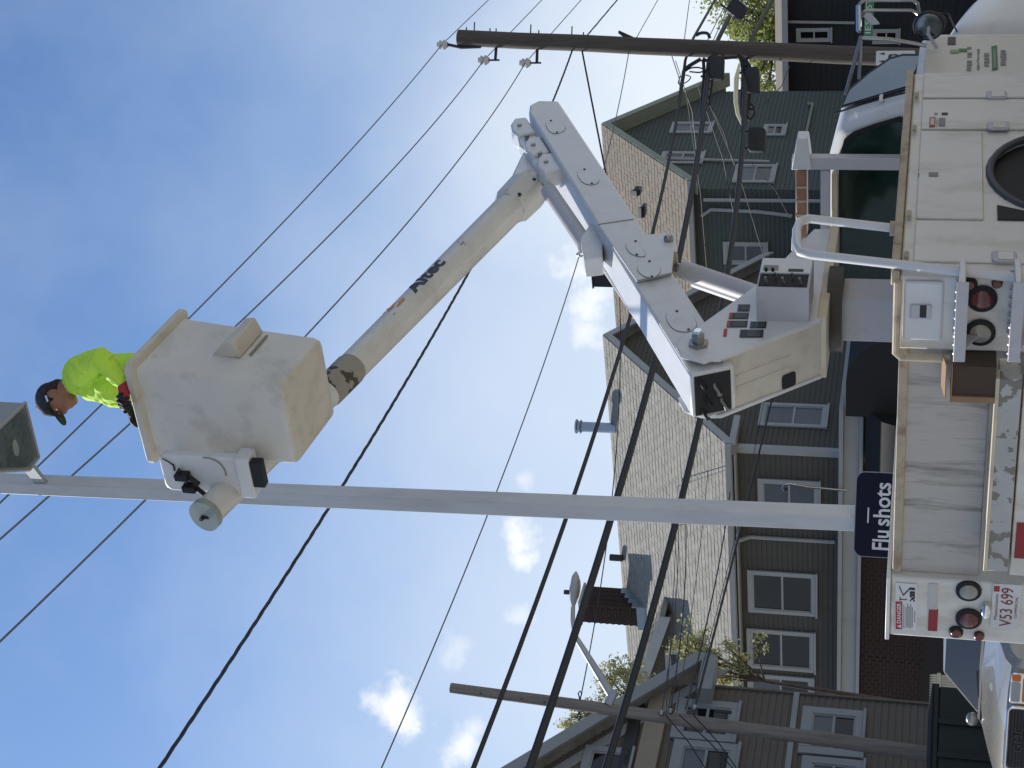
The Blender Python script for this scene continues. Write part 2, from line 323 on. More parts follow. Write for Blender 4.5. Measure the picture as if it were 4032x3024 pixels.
def beige_house():
    H = root('clapboard_house', S(25.55, -18.9, 0), TH, 'long beige clapboard house over a brick shopfront with white cornice', 'house')
    ez, rz, a0, ar, a1, bE = 6.45, 9.95, 25.55, 29.94, 34.35, -34.
    pent = lambda b: [S(a0, b, 0), S(a1, b, 0), S(a1, b, ez), S(ar, b, rz), S(a0, b, ez)]
    W = MB().prism(pent(-18.9), NB * (18.9 + bE) * -1 if False else SD * (bE + 18.9)).build('wall', BEIGE, H, smooth=False)
    P0 = S(a0, -18.9, 0)
    clap(W, P0, HH, SD, (3.62, rz - .05), lambda z: (lambda s: None if s is None else (s[0] - a0, s[1] - a0))(spanslope(z, ez, rz, a0, ar, a1)), BEIGE, .125)
    clap(W, P0, NB, NA, (3.62, ez - .1), lambda z: (0, 15.), BEIGE, .125)
    # corner boards
    mb = MB(); mb.sbox(a0 - .03, a0 + .12, -18.87, -18.86 + .01, 3.6, ez); mb.sbox(a0 - .035, a0 - .025, -19.02, -18.85, 3.6, ez); mb.build('corner_board', TRIM, H, smooth=False)
    # roof
    sl = (rz - ez) / (ar - a0); oh = .38; b0 = -18.52; b1 = -34.3; th = .14
    e0 = (a0 - oh, ez - oh * sl + .12); pk = (ar, rz + .12); e1 = (a1 + oh, ez - oh * sl + .12)
    RF = MB().prism([S(*e0[:1], b0, e0[1]), S(pk[0], b0, pk[1]), S(e1[0], b0, e1[1]), S(e1[0], b0, e1[1] - th), S(pk[0], b0, pk[1] - th), S(e0[0], b0, e0[1] - th)], SD * (b1 - b0)).build('roof', ROOFB, H, smooth=False)
    dn = (S(e0[0], b0, e0[1]) - S(pk[0], b0, pk[1])); L_ = dn.length; dn.normalize(); nn = dn.cross(NB); nn = nn if nn.z > 0 else -nn
    shingles(RF, S(pk[0], b0, pk[1]), NB, dn, nn, 15.6, L_, ROOFB, .17, .33)
    # rake boards on the gable
    for (p, q) in ((e0, pk), (pk, e1)):
        d = S(q[0], b0, q[1]) - S(p[0], b0, p[1]); MB().prism([S(p[0], b0 + .03, p[1] - .02), S(q[0], b0 + .03, q[1] - .02), S(q[0], b0 + .03, q[1] - .26), S(p[0], b0 + .03, p[1] - .26)], SD * -.05).build('rake_board', TRIM, H, smooth=False)
    MB().sbox(e0[0] + .02, a0, b1, b0, e0[1] - .24, e0[1] - .20).build('soffit', TRIM, H, smooth=False)
    mb = MB(); mb.prism([S(e0[0], b0, e0[1] - .05), S(e0[0] - .13, b0, e0[1] - .03), S(e0[0] - .12, b0, e0[1] - .15), S(e0[0], b0, e0[1] - .17)], SD * (b1 - b0)); mb.build('gutter', TRIM, H)
    # eave return at the gable foot
    mb = MB(); mb.sbox(a0 - .36, a0 + .9, -18.86, -18.55, ez - .42, ez - .26); mb.build('eave_return', TRIM, H, bev=.01, smooth=False)
    # downspouts on the front
    for x, y in ((2850, 2090),):
        b = loc(PA(x, y, a0))[1]; MB().tube([S(e0[0] - .06, b, e0[1] - .14), S(a0 - .06, b - .1, e0[1] - .5), S(a0 - .06, b - .1, 3.7)], .05, 8).build('downspout', TRIM, H)
    # front windows by their place
    for (xa, ya, xb, yb, bl) in ((2945, 2248, 3212, 2412, 0), (2942, 2478, 3206, 2632, 0), (2945, 2655, 3200, 2790, 1), (2985, 1885, 3225, 2030, 2)):
        b_r = loc(PA((xa + xb) / 2, ya, a0))[1]; b_l = loc(PA((xa + xb) / 2, yb, a0))[1]; z1 = PA(xa, (ya + yb) / 2, a0).z; z0 = PA(xb, (ya + yb) / 2, a0).z
        window(H, S(a0 - .03, b_l, z0), SD, NA, b_r - b_l, z1 - z0, blind=bl)
    for (xa, ya, xb, yb, bl) in ((2990, 1598, 3255, 1688, 2), (2630, 1430, 2790, 1475, 1)):
        aa = sorted((loc(PB((xa + xb) / 2, ya, -18.9))[0], loc(PB((xa + xb) / 2, yb, -18.9))[0])); z1 = PB(xa, (ya + yb) / 2, -18.9).z; z0 = PB(xb, (ya + yb) / 2, -18.9).z
        window(H, S(aa[0], -18.9 + .03, z0), HH, SD, aa[1] - aa[0], z1 - z0, blind=bl)
    # white cornice over the shopfront, running round the corner
    mb = MB(); mb.sbox(a0 - .55, a0 + .02, -34, -17.3, 3.50, 3.60); mb.sbox(a0 - .42, a0 + .02, -34, -17.3, 3.14, 3.497); mb.sbox(a0 - .50, a0 + .02, -34, -17.3, 3.05, 3.137)
    mb.sbox(a0 + .02, 34.2, -18.9, -17.3, 3.14, 3.597); mb.build('cornice', TRIM, H, bev=.008, smooth=False)
    SH = MB().sbox(a0 - .3, 34.2, -18.95, -17.5, .02, 3.1).build('shopfront', BEIGE, H, smooth=False)
    BW = MB().sbox(a0 - .30, a0 - .02, -34, -18.96, .02, 3.04).build('brick_wall', MORT, H, smooth=False)
    br = None; k = 0
    bz0 = 1.5; rows = 17; bx = -20.2
    for r in range(rows):
        for c in range(18):
            b = bx - c * .26 - (.13 if r % 2 else 0); z = bz0 + r * .09
            if br is None:
                br = MB().sbox(a0 - .318, a0 - .299, b - .245, b, z, z + .078).build('brick', BRICK, BW, smooth=False); P_ = (b, z)
            else:
                o = copy_obj(br, BW); o.matrix_world = Matrix.Translation(S(0, b - P_[0], z - P_[1]) - OO) @ br.matrix_world; o.rotation_euler.z += 0
    mb = MB()
    for r in range(17):
        for c in range(34):
            b = -24.9 - c * .26 - (.13 if r % 2 else 0); z = bz0 + r * .09; mb.sbox(a0 - .318, a0 - .299, b - .245, b, z, z + .078)
    mb.build('far_bricks', BRICK, BW, smooth=False, kind='stuff')
    # chimney with bricks and stepped flashing
    pc = loc(onplane(2395, 2425, S(28.9, 0, 0), HH)); ca, cb, cz = 29.35, pc[1], rz; zt_ = PA(2305, 2425, 29.35).z
    CHM = MB().sbox(ca - .38, ca + .38, cb - .36, cb + .36, 8.9, zt_).build('chimney', MORT, H, smooth=False); br = None
    for r in range(int((zt_ - 9.3) / .088)):
        z = 9.3 + r * .088; off = .12 if r % 2 else 0
        for c in range(4):
            for face in (0, 1):
                if face == 0: box = (ca - .40, ca - .375, cb - .36 + c * .18 + (off * .7 if c < 3 else 0), cb - .36 + c * .18 + .165 + (off * .7 if c < 3 else 0), z, z + .075)
                else: box = (ca - .38 + c * .19, ca - .38 + c * .19 + .175, cb + .355, cb + .38, z, z + .075)
                if z > 8.95: MB().sbox(*box).build('brick', BRICK, CHM, smooth=False)
    mb = MB(); mb.sbox(ca - .46, ca + .46, cb - .43, cb + .43, zt_, zt_ + .07); mb.build('cap', CONC, CHM, bev=.01, smooth=False)
    FL = M('lead_flashing', '#8f99a3', .5, metal=.3); mb = MB()
    for k in range(4): mb.sbox(ca - .45 + k * .2, ca - .22 + k * .2, cb + .37, cb + .395, 9.28 + k * .14, 9.62 + k * .14)
    mb.sbox(ca - .48, ca - .40, cb - .42, cb + .42, 9.22, 9.48); mb.build('flashing', FL, CHM, smooth=False)
    # vent pipe on the ridge
    v = loc(onplane(2380, 1672, S(29.9, 0, 0), HH)); PIPE = M('galvanised_pipe', '#8f9bab', .35, metal=.6)
    mb = MB(); P = S(29.75, v[1], rz - .1); mb.tube([P, P + Zup * .95], .14, 12); mb.tube([P + Zup * .95, P + Zup * .99, P + Zup * 1.01, P + Zup * 1.06, P + Zup * 1.09, P + Zup * 1.13], [.14, .2, .15, .15, .2, .2], 12); mb.build('vent_pipe', PIPE, H)
    v = loc(onplane(2375, 2180, S(29.9, 0, 0), HH)); P = S(29.75, v[1], rz); MB().tube([P, P + Zup * .38], .1, 10).build('vent_pipe', DARKM, H)
    # cross gable to the left
    aD = 27.6; g = loc(PA(2602, 2408, aD - .3)); bR, zR = g[1], g[2]; q_ = loc(PA(2492, 2720, aD - .3)); hw = (bR - q_[1]) * 1.08; bA = bR - hw; zA = zR + (q_[2] - zR) * 1.08; zw = zR - .05
    pent2 = [S(aD - .05, bA - hw + .3, 6.6), S(aD - .05, bR - .3, 6.6), S(aD - .05, bR - .3, zw - .12), S(aD - .05, bA, zA - .3), S(aD - .05, bA - hw + .3, zw - .12)]
    MB().prism(pent2, HH * 1.8).build('cross_gable', BEIGE, H, smooth=False)
    for sgn in (1, -1):
        be = bA + sgn * hw; d = [S(aD - .5, be, zR), S(aD - .5, bA, zA), S(aD - .5, bA, zA - .14), S(aD - .5, be, zR - .14)]
        rf = MB().prism(d, HH * 2.0).build('gable_roof', ROOFB, H, smooth=False)
        dn = (d[0] - d[1]); L2 = dn.length; dn.normalize(); nn = dn.cross(HH); nn = nn if nn.z > 0 else -nn
        shingles(rf, S(aD - .5, bA, zA), HH, dn, nn, 1.95, L2, ROOFB, .17, .33)
        MB().prism([S(aD - .55, be, zR + .0), S(aD - .55, bA, zA + .0), S(aD - .55, bA, zA - .3), S(aD - .55, be, zR - .3)], HH * .05).build('rake_board', TRIM, H, smooth=False)
    window(H, S(aD - .08, bA + .2, zR - .75), SD, NA, 1.5, .75, blind=0)
    # small frame of wiring and a lamp on the wall
    for (x, y, x2, y2) in ((3085, 1790, 3085, 1870),):
        pass
    return H
beige_house()

def green_house():
    a0, ar, a1, b0, ez, rz = 36.15, 39.72, 43.3, -17.25, 8.72, 11.62
    H = root('clapboard_house', S(a0, b0, 0), TH, 'grey green clapboard house with brown shingle roof behind the boom', 'house'); bE = -31
    W = MB().prism([S(a0, b0, 0), S(a1, b0, 0), S(a1, b0, ez), S(ar, b0, rz), S(a0, b0, ez)], SD * (bE - b0)).build('wall', GREEN, H, smooth=False)
    P0 = S(a0, b0, 0)
    clap(W, P0, HH, SD, (2.6, rz - .1), lambda z: (lambda s: None if s is None else (s[0] - a0, s[1] - a0))(spanslope(z, ez, rz, a0, ar, a1)), GREEN, .13)
    clap(W, P0, NB, NA, (2.6, ez - .2), lambda z: (0, 7.), GREEN, .13)
    sl = (rz - ez) / (ar - a0); oh = .4; B0 = b0 + .45; B1 = -31.3; th = .16
    e0 = (a0 - oh, ez - oh * sl + .15); pk = (ar, rz + .15); e1 = (a1 + oh, ez - oh * sl + .15)
    RF = MB().prism([S(e0[0], B0, e0[1]), S(pk[0], B0, pk[1]), S(e1[0], B0, e1[1]), S(e1[0], B0, e1[1] - th), S(pk[0], B0, pk[1] - th), S(e0[0], B0, e0[1] - th)], SD * (B1 - B0)).build('roof', ROOFG, H, smooth=False)
    dn = S(e0[0], B0, e0[1]) - S(pk[0], B0, pk[1]); L_ = dn.length; dn.normalize(); nn = dn.cross(NB); nn = nn if nn.z > 0 else -nn
    shingles(RF, S(pk[0], B0, pk[1]), NB, dn, nn, 10.5, L_, ROOFG, .19, .34)
    GT = M('green_house_trim', '#8f9585', .7, var=.08)
    for (p, q) in ((e0, pk), (pk, e1)):
        MB().prism([S(p[0], B0 + .04, p[1] - .02), S(q[0], B0 + .04, q[1] - .02), S(q[0], B0 + .04, q[1] - .3), S(p[0], B0 + .04, p[1] - .3)], SD * -.05).build('rake_board', GT, H, smooth=False)
        MB().prism([S(p[0], B0 - .02, p[1] - .26), S(q[0], B0 - .02, q[1] - .26), S(q[0], b0 + .03, q[1] - .26), S(p[0], b0 + .03, p[1] - .26)], (0, 0, -.04)).build('soffit', GT, H, smooth=False)
    MB().prism([S(e0[0], B0, e0[1] - .05), S(e0[0] - .12, B0, e0[1] - .03), S(e0[0] - .11, B0, e0[1] - .15), S(e0[0], B0, e0[1] - .17)], SD * (B1 - B0)).build('gutter', TRIM, H)
    for (xa, ya, xb, yb, bl) in ((2638, 508, 2800, 530, 1), (2598, 622, 2765, 650, 1), (3002, 515, 3090, 540, 0), (2890, 655, 3050, 725, 1)):
        b = b0
        q = sorted((loc(PB((xa + xb) / 2, ya, b))[0], loc(PB((xa + xb) / 2, yb, b))[0])); z1 = PB(xa, (ya + yb) / 2, b).z; z0 = PB(xb, (ya + yb) / 2, b).z
        window(H, S(q[0], b + .03, z0), HH, SD, max(.8, q[1] - q[0]), z1 - z0, blind=bl)
    for (xa, ya, xb, yb, bl) in ((2848, 950, 3020, 1038, 2),):
        br_ = loc(PA((xa + xb) / 2, ya, a0))[1]; bl_ = loc(PA((xa + xb) / 2, yb, a0))[1]; z1 = PA(xa, (ya + yb) / 2, a0).z; z0 = PA(xb, (ya + yb) / 2, a0).z
        window(H, S(a0 - .03, bl_, z0), SD, NA, br_ - bl_, z1 - z0, blind=bl)
    # white drain pipes on the wall
    for pts in (((2770, 787), (3240, 792)), ((2762, 850), (2800, 825), (2990, 834), (3120, 850))):
        MB().tube([PA(x, y, a0 - .09) for x, y in pts], .055, 8).build('drain_pipe', TRIM, H)
    for pts in (((2620, 625), (3030, 636)),):
        MB().tube([PB(x, y, b0 + .09) for x, y in pts], .045, 8).build('drain_pipe', TRIM, H)
    # corner trim of a bay and sunlit metal strip
    MB().tube([PB(3180, 408, b0 + .1), PB(3200, 410, b0 + .1), PB(3170, 545, b0 + .1)], .05, 8).build('downspout', GT, H)
    # square chimney peeping over the ridge
    v = loc(onplane(2360, 1100, S(39.6, 0, 0), HH)); c = MB().sbox(39.45, 39.85, v[1] - .2, v[1] + .2, 10.8, 12.35).build('chimney', DWALL, H, smooth=False)
    MB().sbox(39.4, 39.9, v[1] - .24, v[1] + .24, 12.35, 12.40).build('cap', DARKM, c, smooth=False)
    rn = (S(pk[0], B0, pk[1]) - S(e0[0], B0, e0[1])).cross(NB); rn = rn.normalized() if rn.z > 0 else -rn.normalized()
    for (x, y, dx, dy) in ((2508, 758, 26, 22), (2532, 835, 14, 42)):
        qs = [onplane(x + i_ * dx / 2, y + j_ * dy / 2, S(pk[0], B0, pk[1]), rn) + rn * .01 for i_, j_ in ((-1, -1), (1, -1), (1, 1), (-1, 1))]; MB().prism(qs, rn * .12).build('roof_vent', DARKM, H, bev=.01)
    return H
green_house()

def dark_house():
    a0 = 50.; bl = loc(PA(3100, 800, a0))[1]; br = loc(PA(3100, -700, a0))[1]; ez = PA(3088, 250, a0).z
    H = root('dark_house', S(a0, br, 0), TH, 'dark shingled house at the far right beyond the utility pole', 'house')
    W = MB().sbox(a0, a0 + 9, bl, br, 0, ez).build('wall', DWALL, H, smooth=False)
    clap(W, S(a0, br, 0), NB, NA, (1.2, ez), lambda z: (0, br - bl), DWALL, .2)
    RFT = M('tan_roof_edge', '#6f675a', .85, var=.12)
    MB().prism([S(a0 - .6, bl - .3, ez), S(a0 + 4.5, bl - .3, ez + .75), S(a0 + 9.6, bl - .3, ez), S(a0 + 9.6, bl - .3, ez - .15), S(a0 - .6, bl - .3, ez - .15)], SD * (br - bl + .6)).build('roof', RFT, H, smooth=False)
    MB().sbox(a0 - .75, a0 - .6, bl - .3, br + .3, ez - .2, ez + .0).build('gutter', TRIM, H, smooth=False)
    for (xa, ya, xb, yb) in ((3135, 108, 3272, 162), (3435, 112, 3540, 170)):
        r_ = loc(PA((xa + xb) / 2, ya, a0))[1]; l_ = loc(PA((xa + xb) / 2, yb, a0))[1]; z1 = PA(xa, (ya + yb) / 2, a0).z; z0 = PA(xb, (ya + yb) / 2, a0).z
        window(H, S(a0 - .04, l_, z0), SD, NA, r_ - l_, z1 - z0)
    MB().tube([PA(3100, 86, a0 - .1), PA(3365, 90, a0 - .1)], .05, 6).build('drain_pipe', TRIM, H)
    MB().tube([PA(3115, 380, a0 - .3), PA(3250, 372, a0 - .3)], .03, 6).build('drain_pipe', TRIM, H)
    return H
dark_house()

TRIML = M('left_house_trim', '#868b8d', .65, var=.08, scale=4, dirt='#6b6d6b', dscale=2, damt=.35)
def left_house():
    c = loc(PY(2700, 2700, 31.)); b0 = c[1]; aR = c[0]
    H = root('gabled_house', S(aR, b0, 0), TH, 'brown clapboard house with white gable trim at the near left', 'house')
    ev = PB(2655, 2660, b0 + .4).z; aL = aR - 9.4; am = (aR + aL) / 2; rz = ev + 4.0; bE = b0 - 10
    W = MB().prism([S(aL, b0, 0), S(aR, b0, 0), S(aR, b0, ev - .1), S(am, b0, rz), S(aL, b0, ev - .1)], SD * (bE - b0)).build('wall', BROWN, H, smooth=False)
    clap(W, S(aL, b0, 0), HH, SD, (1.0, rz - .2), lambda z: (lambda s: None if s is None else (s[0] - aL, s[1] - aL))(spanslope(z, ev - .1, rz, aL, am, aR)), BROWN, .125)
    sl = (rz - ev) / (aR - am); B0 = b0 + .42
    for sg in (1, -1):
        ae = am + sg * (aR - am + .45); ze = ev + .1 - .45 * sl
        p = [S(ae, B0, ze), S(am, B0, rz + .22), S(am, B0, rz + .06), S(ae, B0, ze - .16)]
        MB().prism(p, SD * (bE - B0 - .3)).build('roof', ROOFB, H, smooth=False)
        MB().prism([S(ae, B0 + .03, ze - .02), S(am, B0 + .03, rz + .2), S(am, B0 + .03, rz - .14), S(ae, B0 + .03, ze - .34)], SD * -.05).build('rake_board', TRIML, H, smooth=False)
        MB().prism([S(ae, b0 + .05, ze - .36), S(am, b0 + .05, rz - .16), S(am, b0 + .05, rz - .42), S(ae, b0 + .05, ze - .62)], SD * -.05).build('frieze_board', TRIML, H, smooth=False)
    MB().sbox(aR - .5, aR + .42, b0 - .02, B0 + .02, ev - .72, ev - .45).build('eave_return', TRIML, H, bev=.01, smooth=False)
    # broad tan band across the gable foot with a dark board above it painting in the shadow
    zb = PB(2560, 2860, b0 + .1).z
    MB().sbox(aL, aR + .05, b0, b0 + .12, zb - .25, zb + .12).build('frieze_band', M('frieze_tan', '#8a8172', .7, var=.08), H, smooth=False)
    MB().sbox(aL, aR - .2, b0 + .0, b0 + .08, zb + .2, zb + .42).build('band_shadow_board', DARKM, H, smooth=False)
    for (x) in (3130,):
        z = PB(x, 2800, b0).z; MB().sbox(aL, aR, b0, b0 + .07, z - .05, z + .05).build('belt_board', TRIML, H, smooth=False)
    def win(xa, ya, xb, yb, bl=0, trim=.13):
        q = sorted((loc(PB((xa + xb) / 2, ya, b0))[0], loc(PB((xa + xb) / 2, yb, b0))[0])); z1 = PB(xa, (ya + yb) / 2, b0).z; z0 = PB(xb, (ya + yb) / 2, b0).z
        window(H, S(q[0], b0 + .03, z0), HH, SD, q[1] - q[0], z1 - z0, trim=trim, blind=bl, mat=TRIML)
    win(2650, 2768, 2900, 2925, 0, .16); win(3150, 2800, 3395, 2985, 1, .16); win(2640, 2930, 2900, 3075, 1, .16); win(2290, 2950, 2480, 3075, 0, .13); win(3150, 2995, 3395, 3140, 1, .16)
    mb = MB(); mb.sbox(aR - .02, aR + .03, b0 - .2, b0 + .06, .3, ev - .3); mb.build('corner_board', BROWN, H, smooth=False)
    MB().sbox(aL - .1, aR + .1, bE, b0 + .06, .0, .9).build('foundation', BRICK, H, smooth=False)
    return H
left_house()

# black barrel awning on the shop's side
AWN = M('black_awning_canvas', '#121418', .8, var=.12, scale=4); AWN2 = M('awning_end_canvas', '#1e201e', .8, var=.1)
def awning():
    aa = 24.6; bw = loc(PA(3480, 1645, 24.6))[1]; pr = loc(PA(3480, 1345, aa))[1]; zt = PA(3330, 1560, aa).z; w_ = pr - bw; z0 = .9 + .6; h_ = zt - z0
    A = root('shop_awning', S(aa, bw, z0), TH, 'black rounded canvas awning between the truck and the beige house', 'awning')
    prof = [(bw, zt)] + [(bw + w_ * (.42 + .58 * math.sin(t)), z0 + .5 * h_ + .5 * h_ * math.cos(t)) for t in np.linspace(0.05, math.pi / 2, 12)] + [(bw + w_, z0), (bw, z0)]
    MB().prism([S(aa, b, z) for b, z in prof], HH * .03).build('end_panel', AWN2, A, smooth=False)
    mb = MB(); n = len(prof) - 2
    for i in range(n): mb.prism([S(aa + .03, prof[i][0], prof[i][1]), S(aa + .03, prof[i + 1][0], prof[i + 1][1]), S(aa + 5.5, prof[i + 1][0], prof[i + 1][1]), S(aa + 5.5, prof[i][0], prof[i][1])], (0, 0, -.02))
    mb.build('canopy', AWN, A, ang=60)
    # scalloped front awning round the corner
    P1, P2 = PA(3400, 1655, 24.6), PA(3500, 1840, 24.6); l1, l2 = loc(P1), loc(P2)
    B = root('shop_awning', S(24.2, l2[1], 2.0), TH, 'smaller black awning under the white cornice beside the sign', 'awning')
    pr = [(25.2, 3.02), (24.7, 2.95), (24.25, 2.6), (24.05, 2.15), (24.05, 1.75), (25.2, 1.75)]
    MB().prism([S(a, l1[1] + .2, z) for a, z in pr], SD * (l2[1] - l1[1] - .3)).build('canopy', AWN, B, ang=50)
    MB().sbox(24.0, 24.04, l2[1] - .1, l1[1] + .2, 1.62, 2.05).build('valance', AWN2, B, smooth=False)
awning()

# ================================================================== the bucket truck
def bucket_truck():
    TR = root('bucket_truck', S(1.3, -1.175, 0), TH, 'white bucket truck with raised folded boom and rusty service body', 'truck')
    # ---- right side compartments with wheel arch
    arcp = [(1.19 + .50 * math.cos(t), 1.02 + .40 * math.sin(t)) for t in np.linspace(0, math.pi, 15)]
    poly = [(0, .66), (2.61, .66), (2.61, 1.86), (0, 1.86)]
    side = [(0, .66)] + [(.69, .66)] + [(a, z) for a, z in arcp[::-1]] + [(1.69, .66), (2.61, .66), (2.61, 1.86), (0, 1.86)]
    BODY = MB().prism([S(a, -.43, z) for a, z in side], SD * .43).build('right_compartment', WHITE, TR, bev=.012, ang=30)
    MB().sbox(.66, 1.72, -.42, -.03, .7, 1.48).build('wheel_well', DARK, BODY, smooth=False)
    MB().tube([S(a, .005, z) for a, z in [(1.19 + .50 * math.cos(t), 1.02 + .40 * math.sin(t)) for t in np.linspace(-.3, math.pi + .3, 20)]], .022, 8).build('wheel_arch_flare', M('flare_grey', '#4a4b50', .6, var=.15), TR)
    for k, (a0, a1, z0, z1, hx) in enumerate(((.135, .575, .78, 1.80, (3954, 1011)), (.61, 1.715, 1.455, 1.80, None), (1.75, 2.175, .78, 1.80, (3930, 496)), (2.21, 2.59, .78, 1.80, (3924, 374)))):
        D = MB().sbox(a0, a1, .0, .014, z0, z1).build('compartment_door', WHITE, TR, bev=.006)
        if hx:
            l = loc(PB(hx[0], hx[1], .02)); fr = MB().prism(rrect(S(l[0] - .055, .014, l[2] - .06), HH, Zup, .11, .12, .02), SD * .012)
            fr.build('latch', GREYP, D, bev=.003); MB().prism(rrect(S(l[0] - .04, .026, l[2] - .045), HH, Zup, .08, .075, .01), SD * .004).build('latch_paddle', WHITE, D, bev=.002)
    MB().sbox(.0, 2.62, -.06, .022, 1.862, 1.905).build('top_rail', RAILT, TR, bev=.006)
    for a in (.16, .62, 1.72, 2.2):
        MB().tube([S(a - .03, .026, 1.835), S(a + .03, .026, 1.835)], .012, 8).build('hinge', RAILT, TR)
    # slanted chock pocket behind the wheel
    MB().prism([S(.61, .003, 1.385), S(.61, .003, 1.15), S(.66, .003, 1.13), S(.78, .003, 1.385)], SD * .006).build('chock_pocket', DARK, TR, smooth=False)
    # ---- decals on the side
    def sdec(mat, x0, y0, x1, y1, b=.0165, name='decal'):
        a0 = loc(PB((x0 + x1) / 2, y1, b))[0]; a1 = loc(PB((x0 + x1) / 2, y0, b))[0]; z1 = PB(x0, (y0 + y1) / 2, b).z; z0 = PB(x1, (y0 + y1) / 2, b).z
        return MB().sbox(a0, a1, b, b + .002, z0, z1).build(name, mat, TR, smooth=False)
    sdec(DECR, 3660, 462, 3683, 500); sdec(REFW, 3664, 466, 3679, 492, .019); sdec(DECG, 3688, 466, 3691, 498); sdec(DECG, 3696, 465, 3722, 496); sdec(DECK, 3708, 444, 3732, 452); sdec(DECG, 3680, 445, 3692, 450); sdec(DECG, 3657, 679, 3694, 694); sdec(DECK, 3616, 682, 3619, 697)
    # ---- right rear face: cabinet door, steps, lamps
    def rbox(name, mat, x0, y0, x1, y1, a_out, a_in=0., bev=0, par=None):
        b0 = loc(PA((x0 + x1) / 2, y1, a_out))[1]; b1 = loc(PA((x0 + x1) / 2, y0, a_out))[1]; z1 = PA(x0, (y0 + y1) / 2, a_out).z; z0 = PA(x1, (y0 + y1) / 2, a_out).z
        return MB().sbox(a_out, a_in, b0, b1, z0, z1).build(name, mat, par or TR, bev=bev)
    DR = rbox('rear_cabinet_door', WHITE2, 3556, 1112, 3712, 1342, -.025, bev=.015)
    rbox('latch', GREYP, 3585, 1202, 3668, 1256, -.036, -.024, bev=.004, par=DR); rbox('latch_bowl', DARKM, 3622, 1204, 3648, 1252, -.040, -.030, bev=.003, par=DR)
    MB().tube([S(-.03, -.02, 1.87), S(-.03, -.43, 1.87), S(-.03, -.46, 1.84), S(-.03, -.46, 1.60)], .022, 10).build('cabinet_frame', RAILT, TR)
    STEPM = M('step_aluminium', '#c9cbd0', .3, metal=.5, var=.1, bump=.1, bscale=80)
    for x in (3770, 3988):
        z = PA(x, 1270, -.24).z; bl = loc(PA(x, 1418, -.24))[1]; br = loc(PA(x, 1112, -.24))[1]
        ST = MB().prism([S(-.24, bl, z - .03), S(0, bl + .03, z - .03), S(0, br, z - .03), S(-.24, br, z - .03)], (0, 0, .03)).build('step', STEPM, TR, bev=.003)
        MB().sbox(-.25, -.24, bl - .005, br + .005, z - .045, z + .012).build('step_lip', GREYP, ST, bev=.003)
        mb = MB()
        for k in range(16): mb.tube([S(-.235 + .21 * (k % 2), bl + .03 + (br - bl - .04) * (k // 2) / 8., z + .001), S(-.235 + .21 * (k % 2) + .012, bl + .03 + (br - bl - .04) * (k // 2) / 8., z + .012)], .008, 6)
        mb.build('step_grip', STEPM, ST)
        MB().prism([S(-.2, bl + .012, z - .03), S(0, bl + .012, z - .03), S(0, bl + .012, z - .12)], SD * .008).build('step_gusset', GREYP, ST, smooth=False)
    def lamp(x, y, r, lens, a=-.004, rim=True):
        P = PA(x, y, a); q = root  # noqa
        if rim: B = MB().tube([P, P + NA * .012, P + NA * .016], [r, r, r * .86], 24).build('tail_lamp', DARK, TR)
        else: B = MB().tube([P, P + NA * .008], [r, r * .96], 20).build('marker_lamp', DARKM, TR)
        k = r * (.70 if rim else .9); MB().tube([P + NA * .005, P + NA * .020, P + NA * .026], [k, k, k * .8], 24).build('lens', lens, B)
    for x, y, r, m in ((3867, 1174, .074, RED), (3860, 1307, .075, CLEAR), (3814, 2324, .070, CLEAR), (3814, 2434, .072, RED), (3764, 2486, .040, RED), (3818, 1116, .038, RED)): lamp(x, y, r, m)
    for x, y, r in ((3855, 2501, .030), (3926, 1112, .028)): lamp(x, y, r, RED, rim=False)
    # ---- tailgate, bed, bumper
    zt = 1.852; zb = PA(3882, 1800, .05).z
    MB().sbox(.05, .09, -1.92, -.43, zb, zt).build('tailgate', STAIN, TR, bev=.008)
    MB().sbox(.03, .055, -1.92, -.43, zt - .045, zt + .004).build('tailgate_lip', RAILT, TR, bev=.005)
    MB().sbox(.1, 2.6, -1.92, -.43, .95, 1.02).build('bed_floor', DARKM, TR, smooth=False)
    MB().sbox(2.55, 2.61, -1.92, -.43, 1.0, 1.86).build('bed_front_wall', WHITE, TR, smooth=False)
    z1 = PA(3912, 1800, -.1).z; z0 = PA(4000, 1800, -.1).z
    bb = loc(PA(3950, 2252, -.14))[1]; MB().sbox(-.14, .06, bb, -.5, z0, z1).build('bumper', PEEL, TR, bev=.006)
    MB().sbox(-.145, -.05, bb, -.5, z1 - .004, z1 + .016).build('bumper_edge', CREAM, TR, bev=.003)
    MB().sbox(-.10, .04, -1.78, -.44, .70, z0 - .012).build('rear_apron', WHITE, TR, bev=.006)
    b0 = loc(PA(4024, 2200, -.105))[1]; b1 = loc(PA(4024, 2060, -.105))[1]; MB().sbox(-.104, -.10, b0, b1, z0 - .12, z0 - .03).build('reflector', REFR, TR, smooth=False)
    # ---- left compartment with plate and stickers
    MB().sbox(0, 2.61, -2.35, -1.92, .66, 1.86).build('left_compartment', WHITE, TR, bev=.012)
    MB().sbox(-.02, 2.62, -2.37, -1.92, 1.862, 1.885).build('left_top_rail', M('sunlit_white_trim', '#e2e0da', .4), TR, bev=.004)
    rbox('reflector', REFW, 3655, 2300, 3692, 2400, -.006); rbox('reflector', REFR, 3655, 2400, 3692, 2485, -.006)
    def pt(x, y): return PA(x, y, -.004)
    # danger sticker
    cs = [PA(x, y, -.003) for x, y in ((3610, 2482), (3612, 2300), (3526, 2293), (3523, 2478))]
    DEC = MB().prism(cs, NA * .003).build('danger_sticker', DECW, TR, smooth=False)
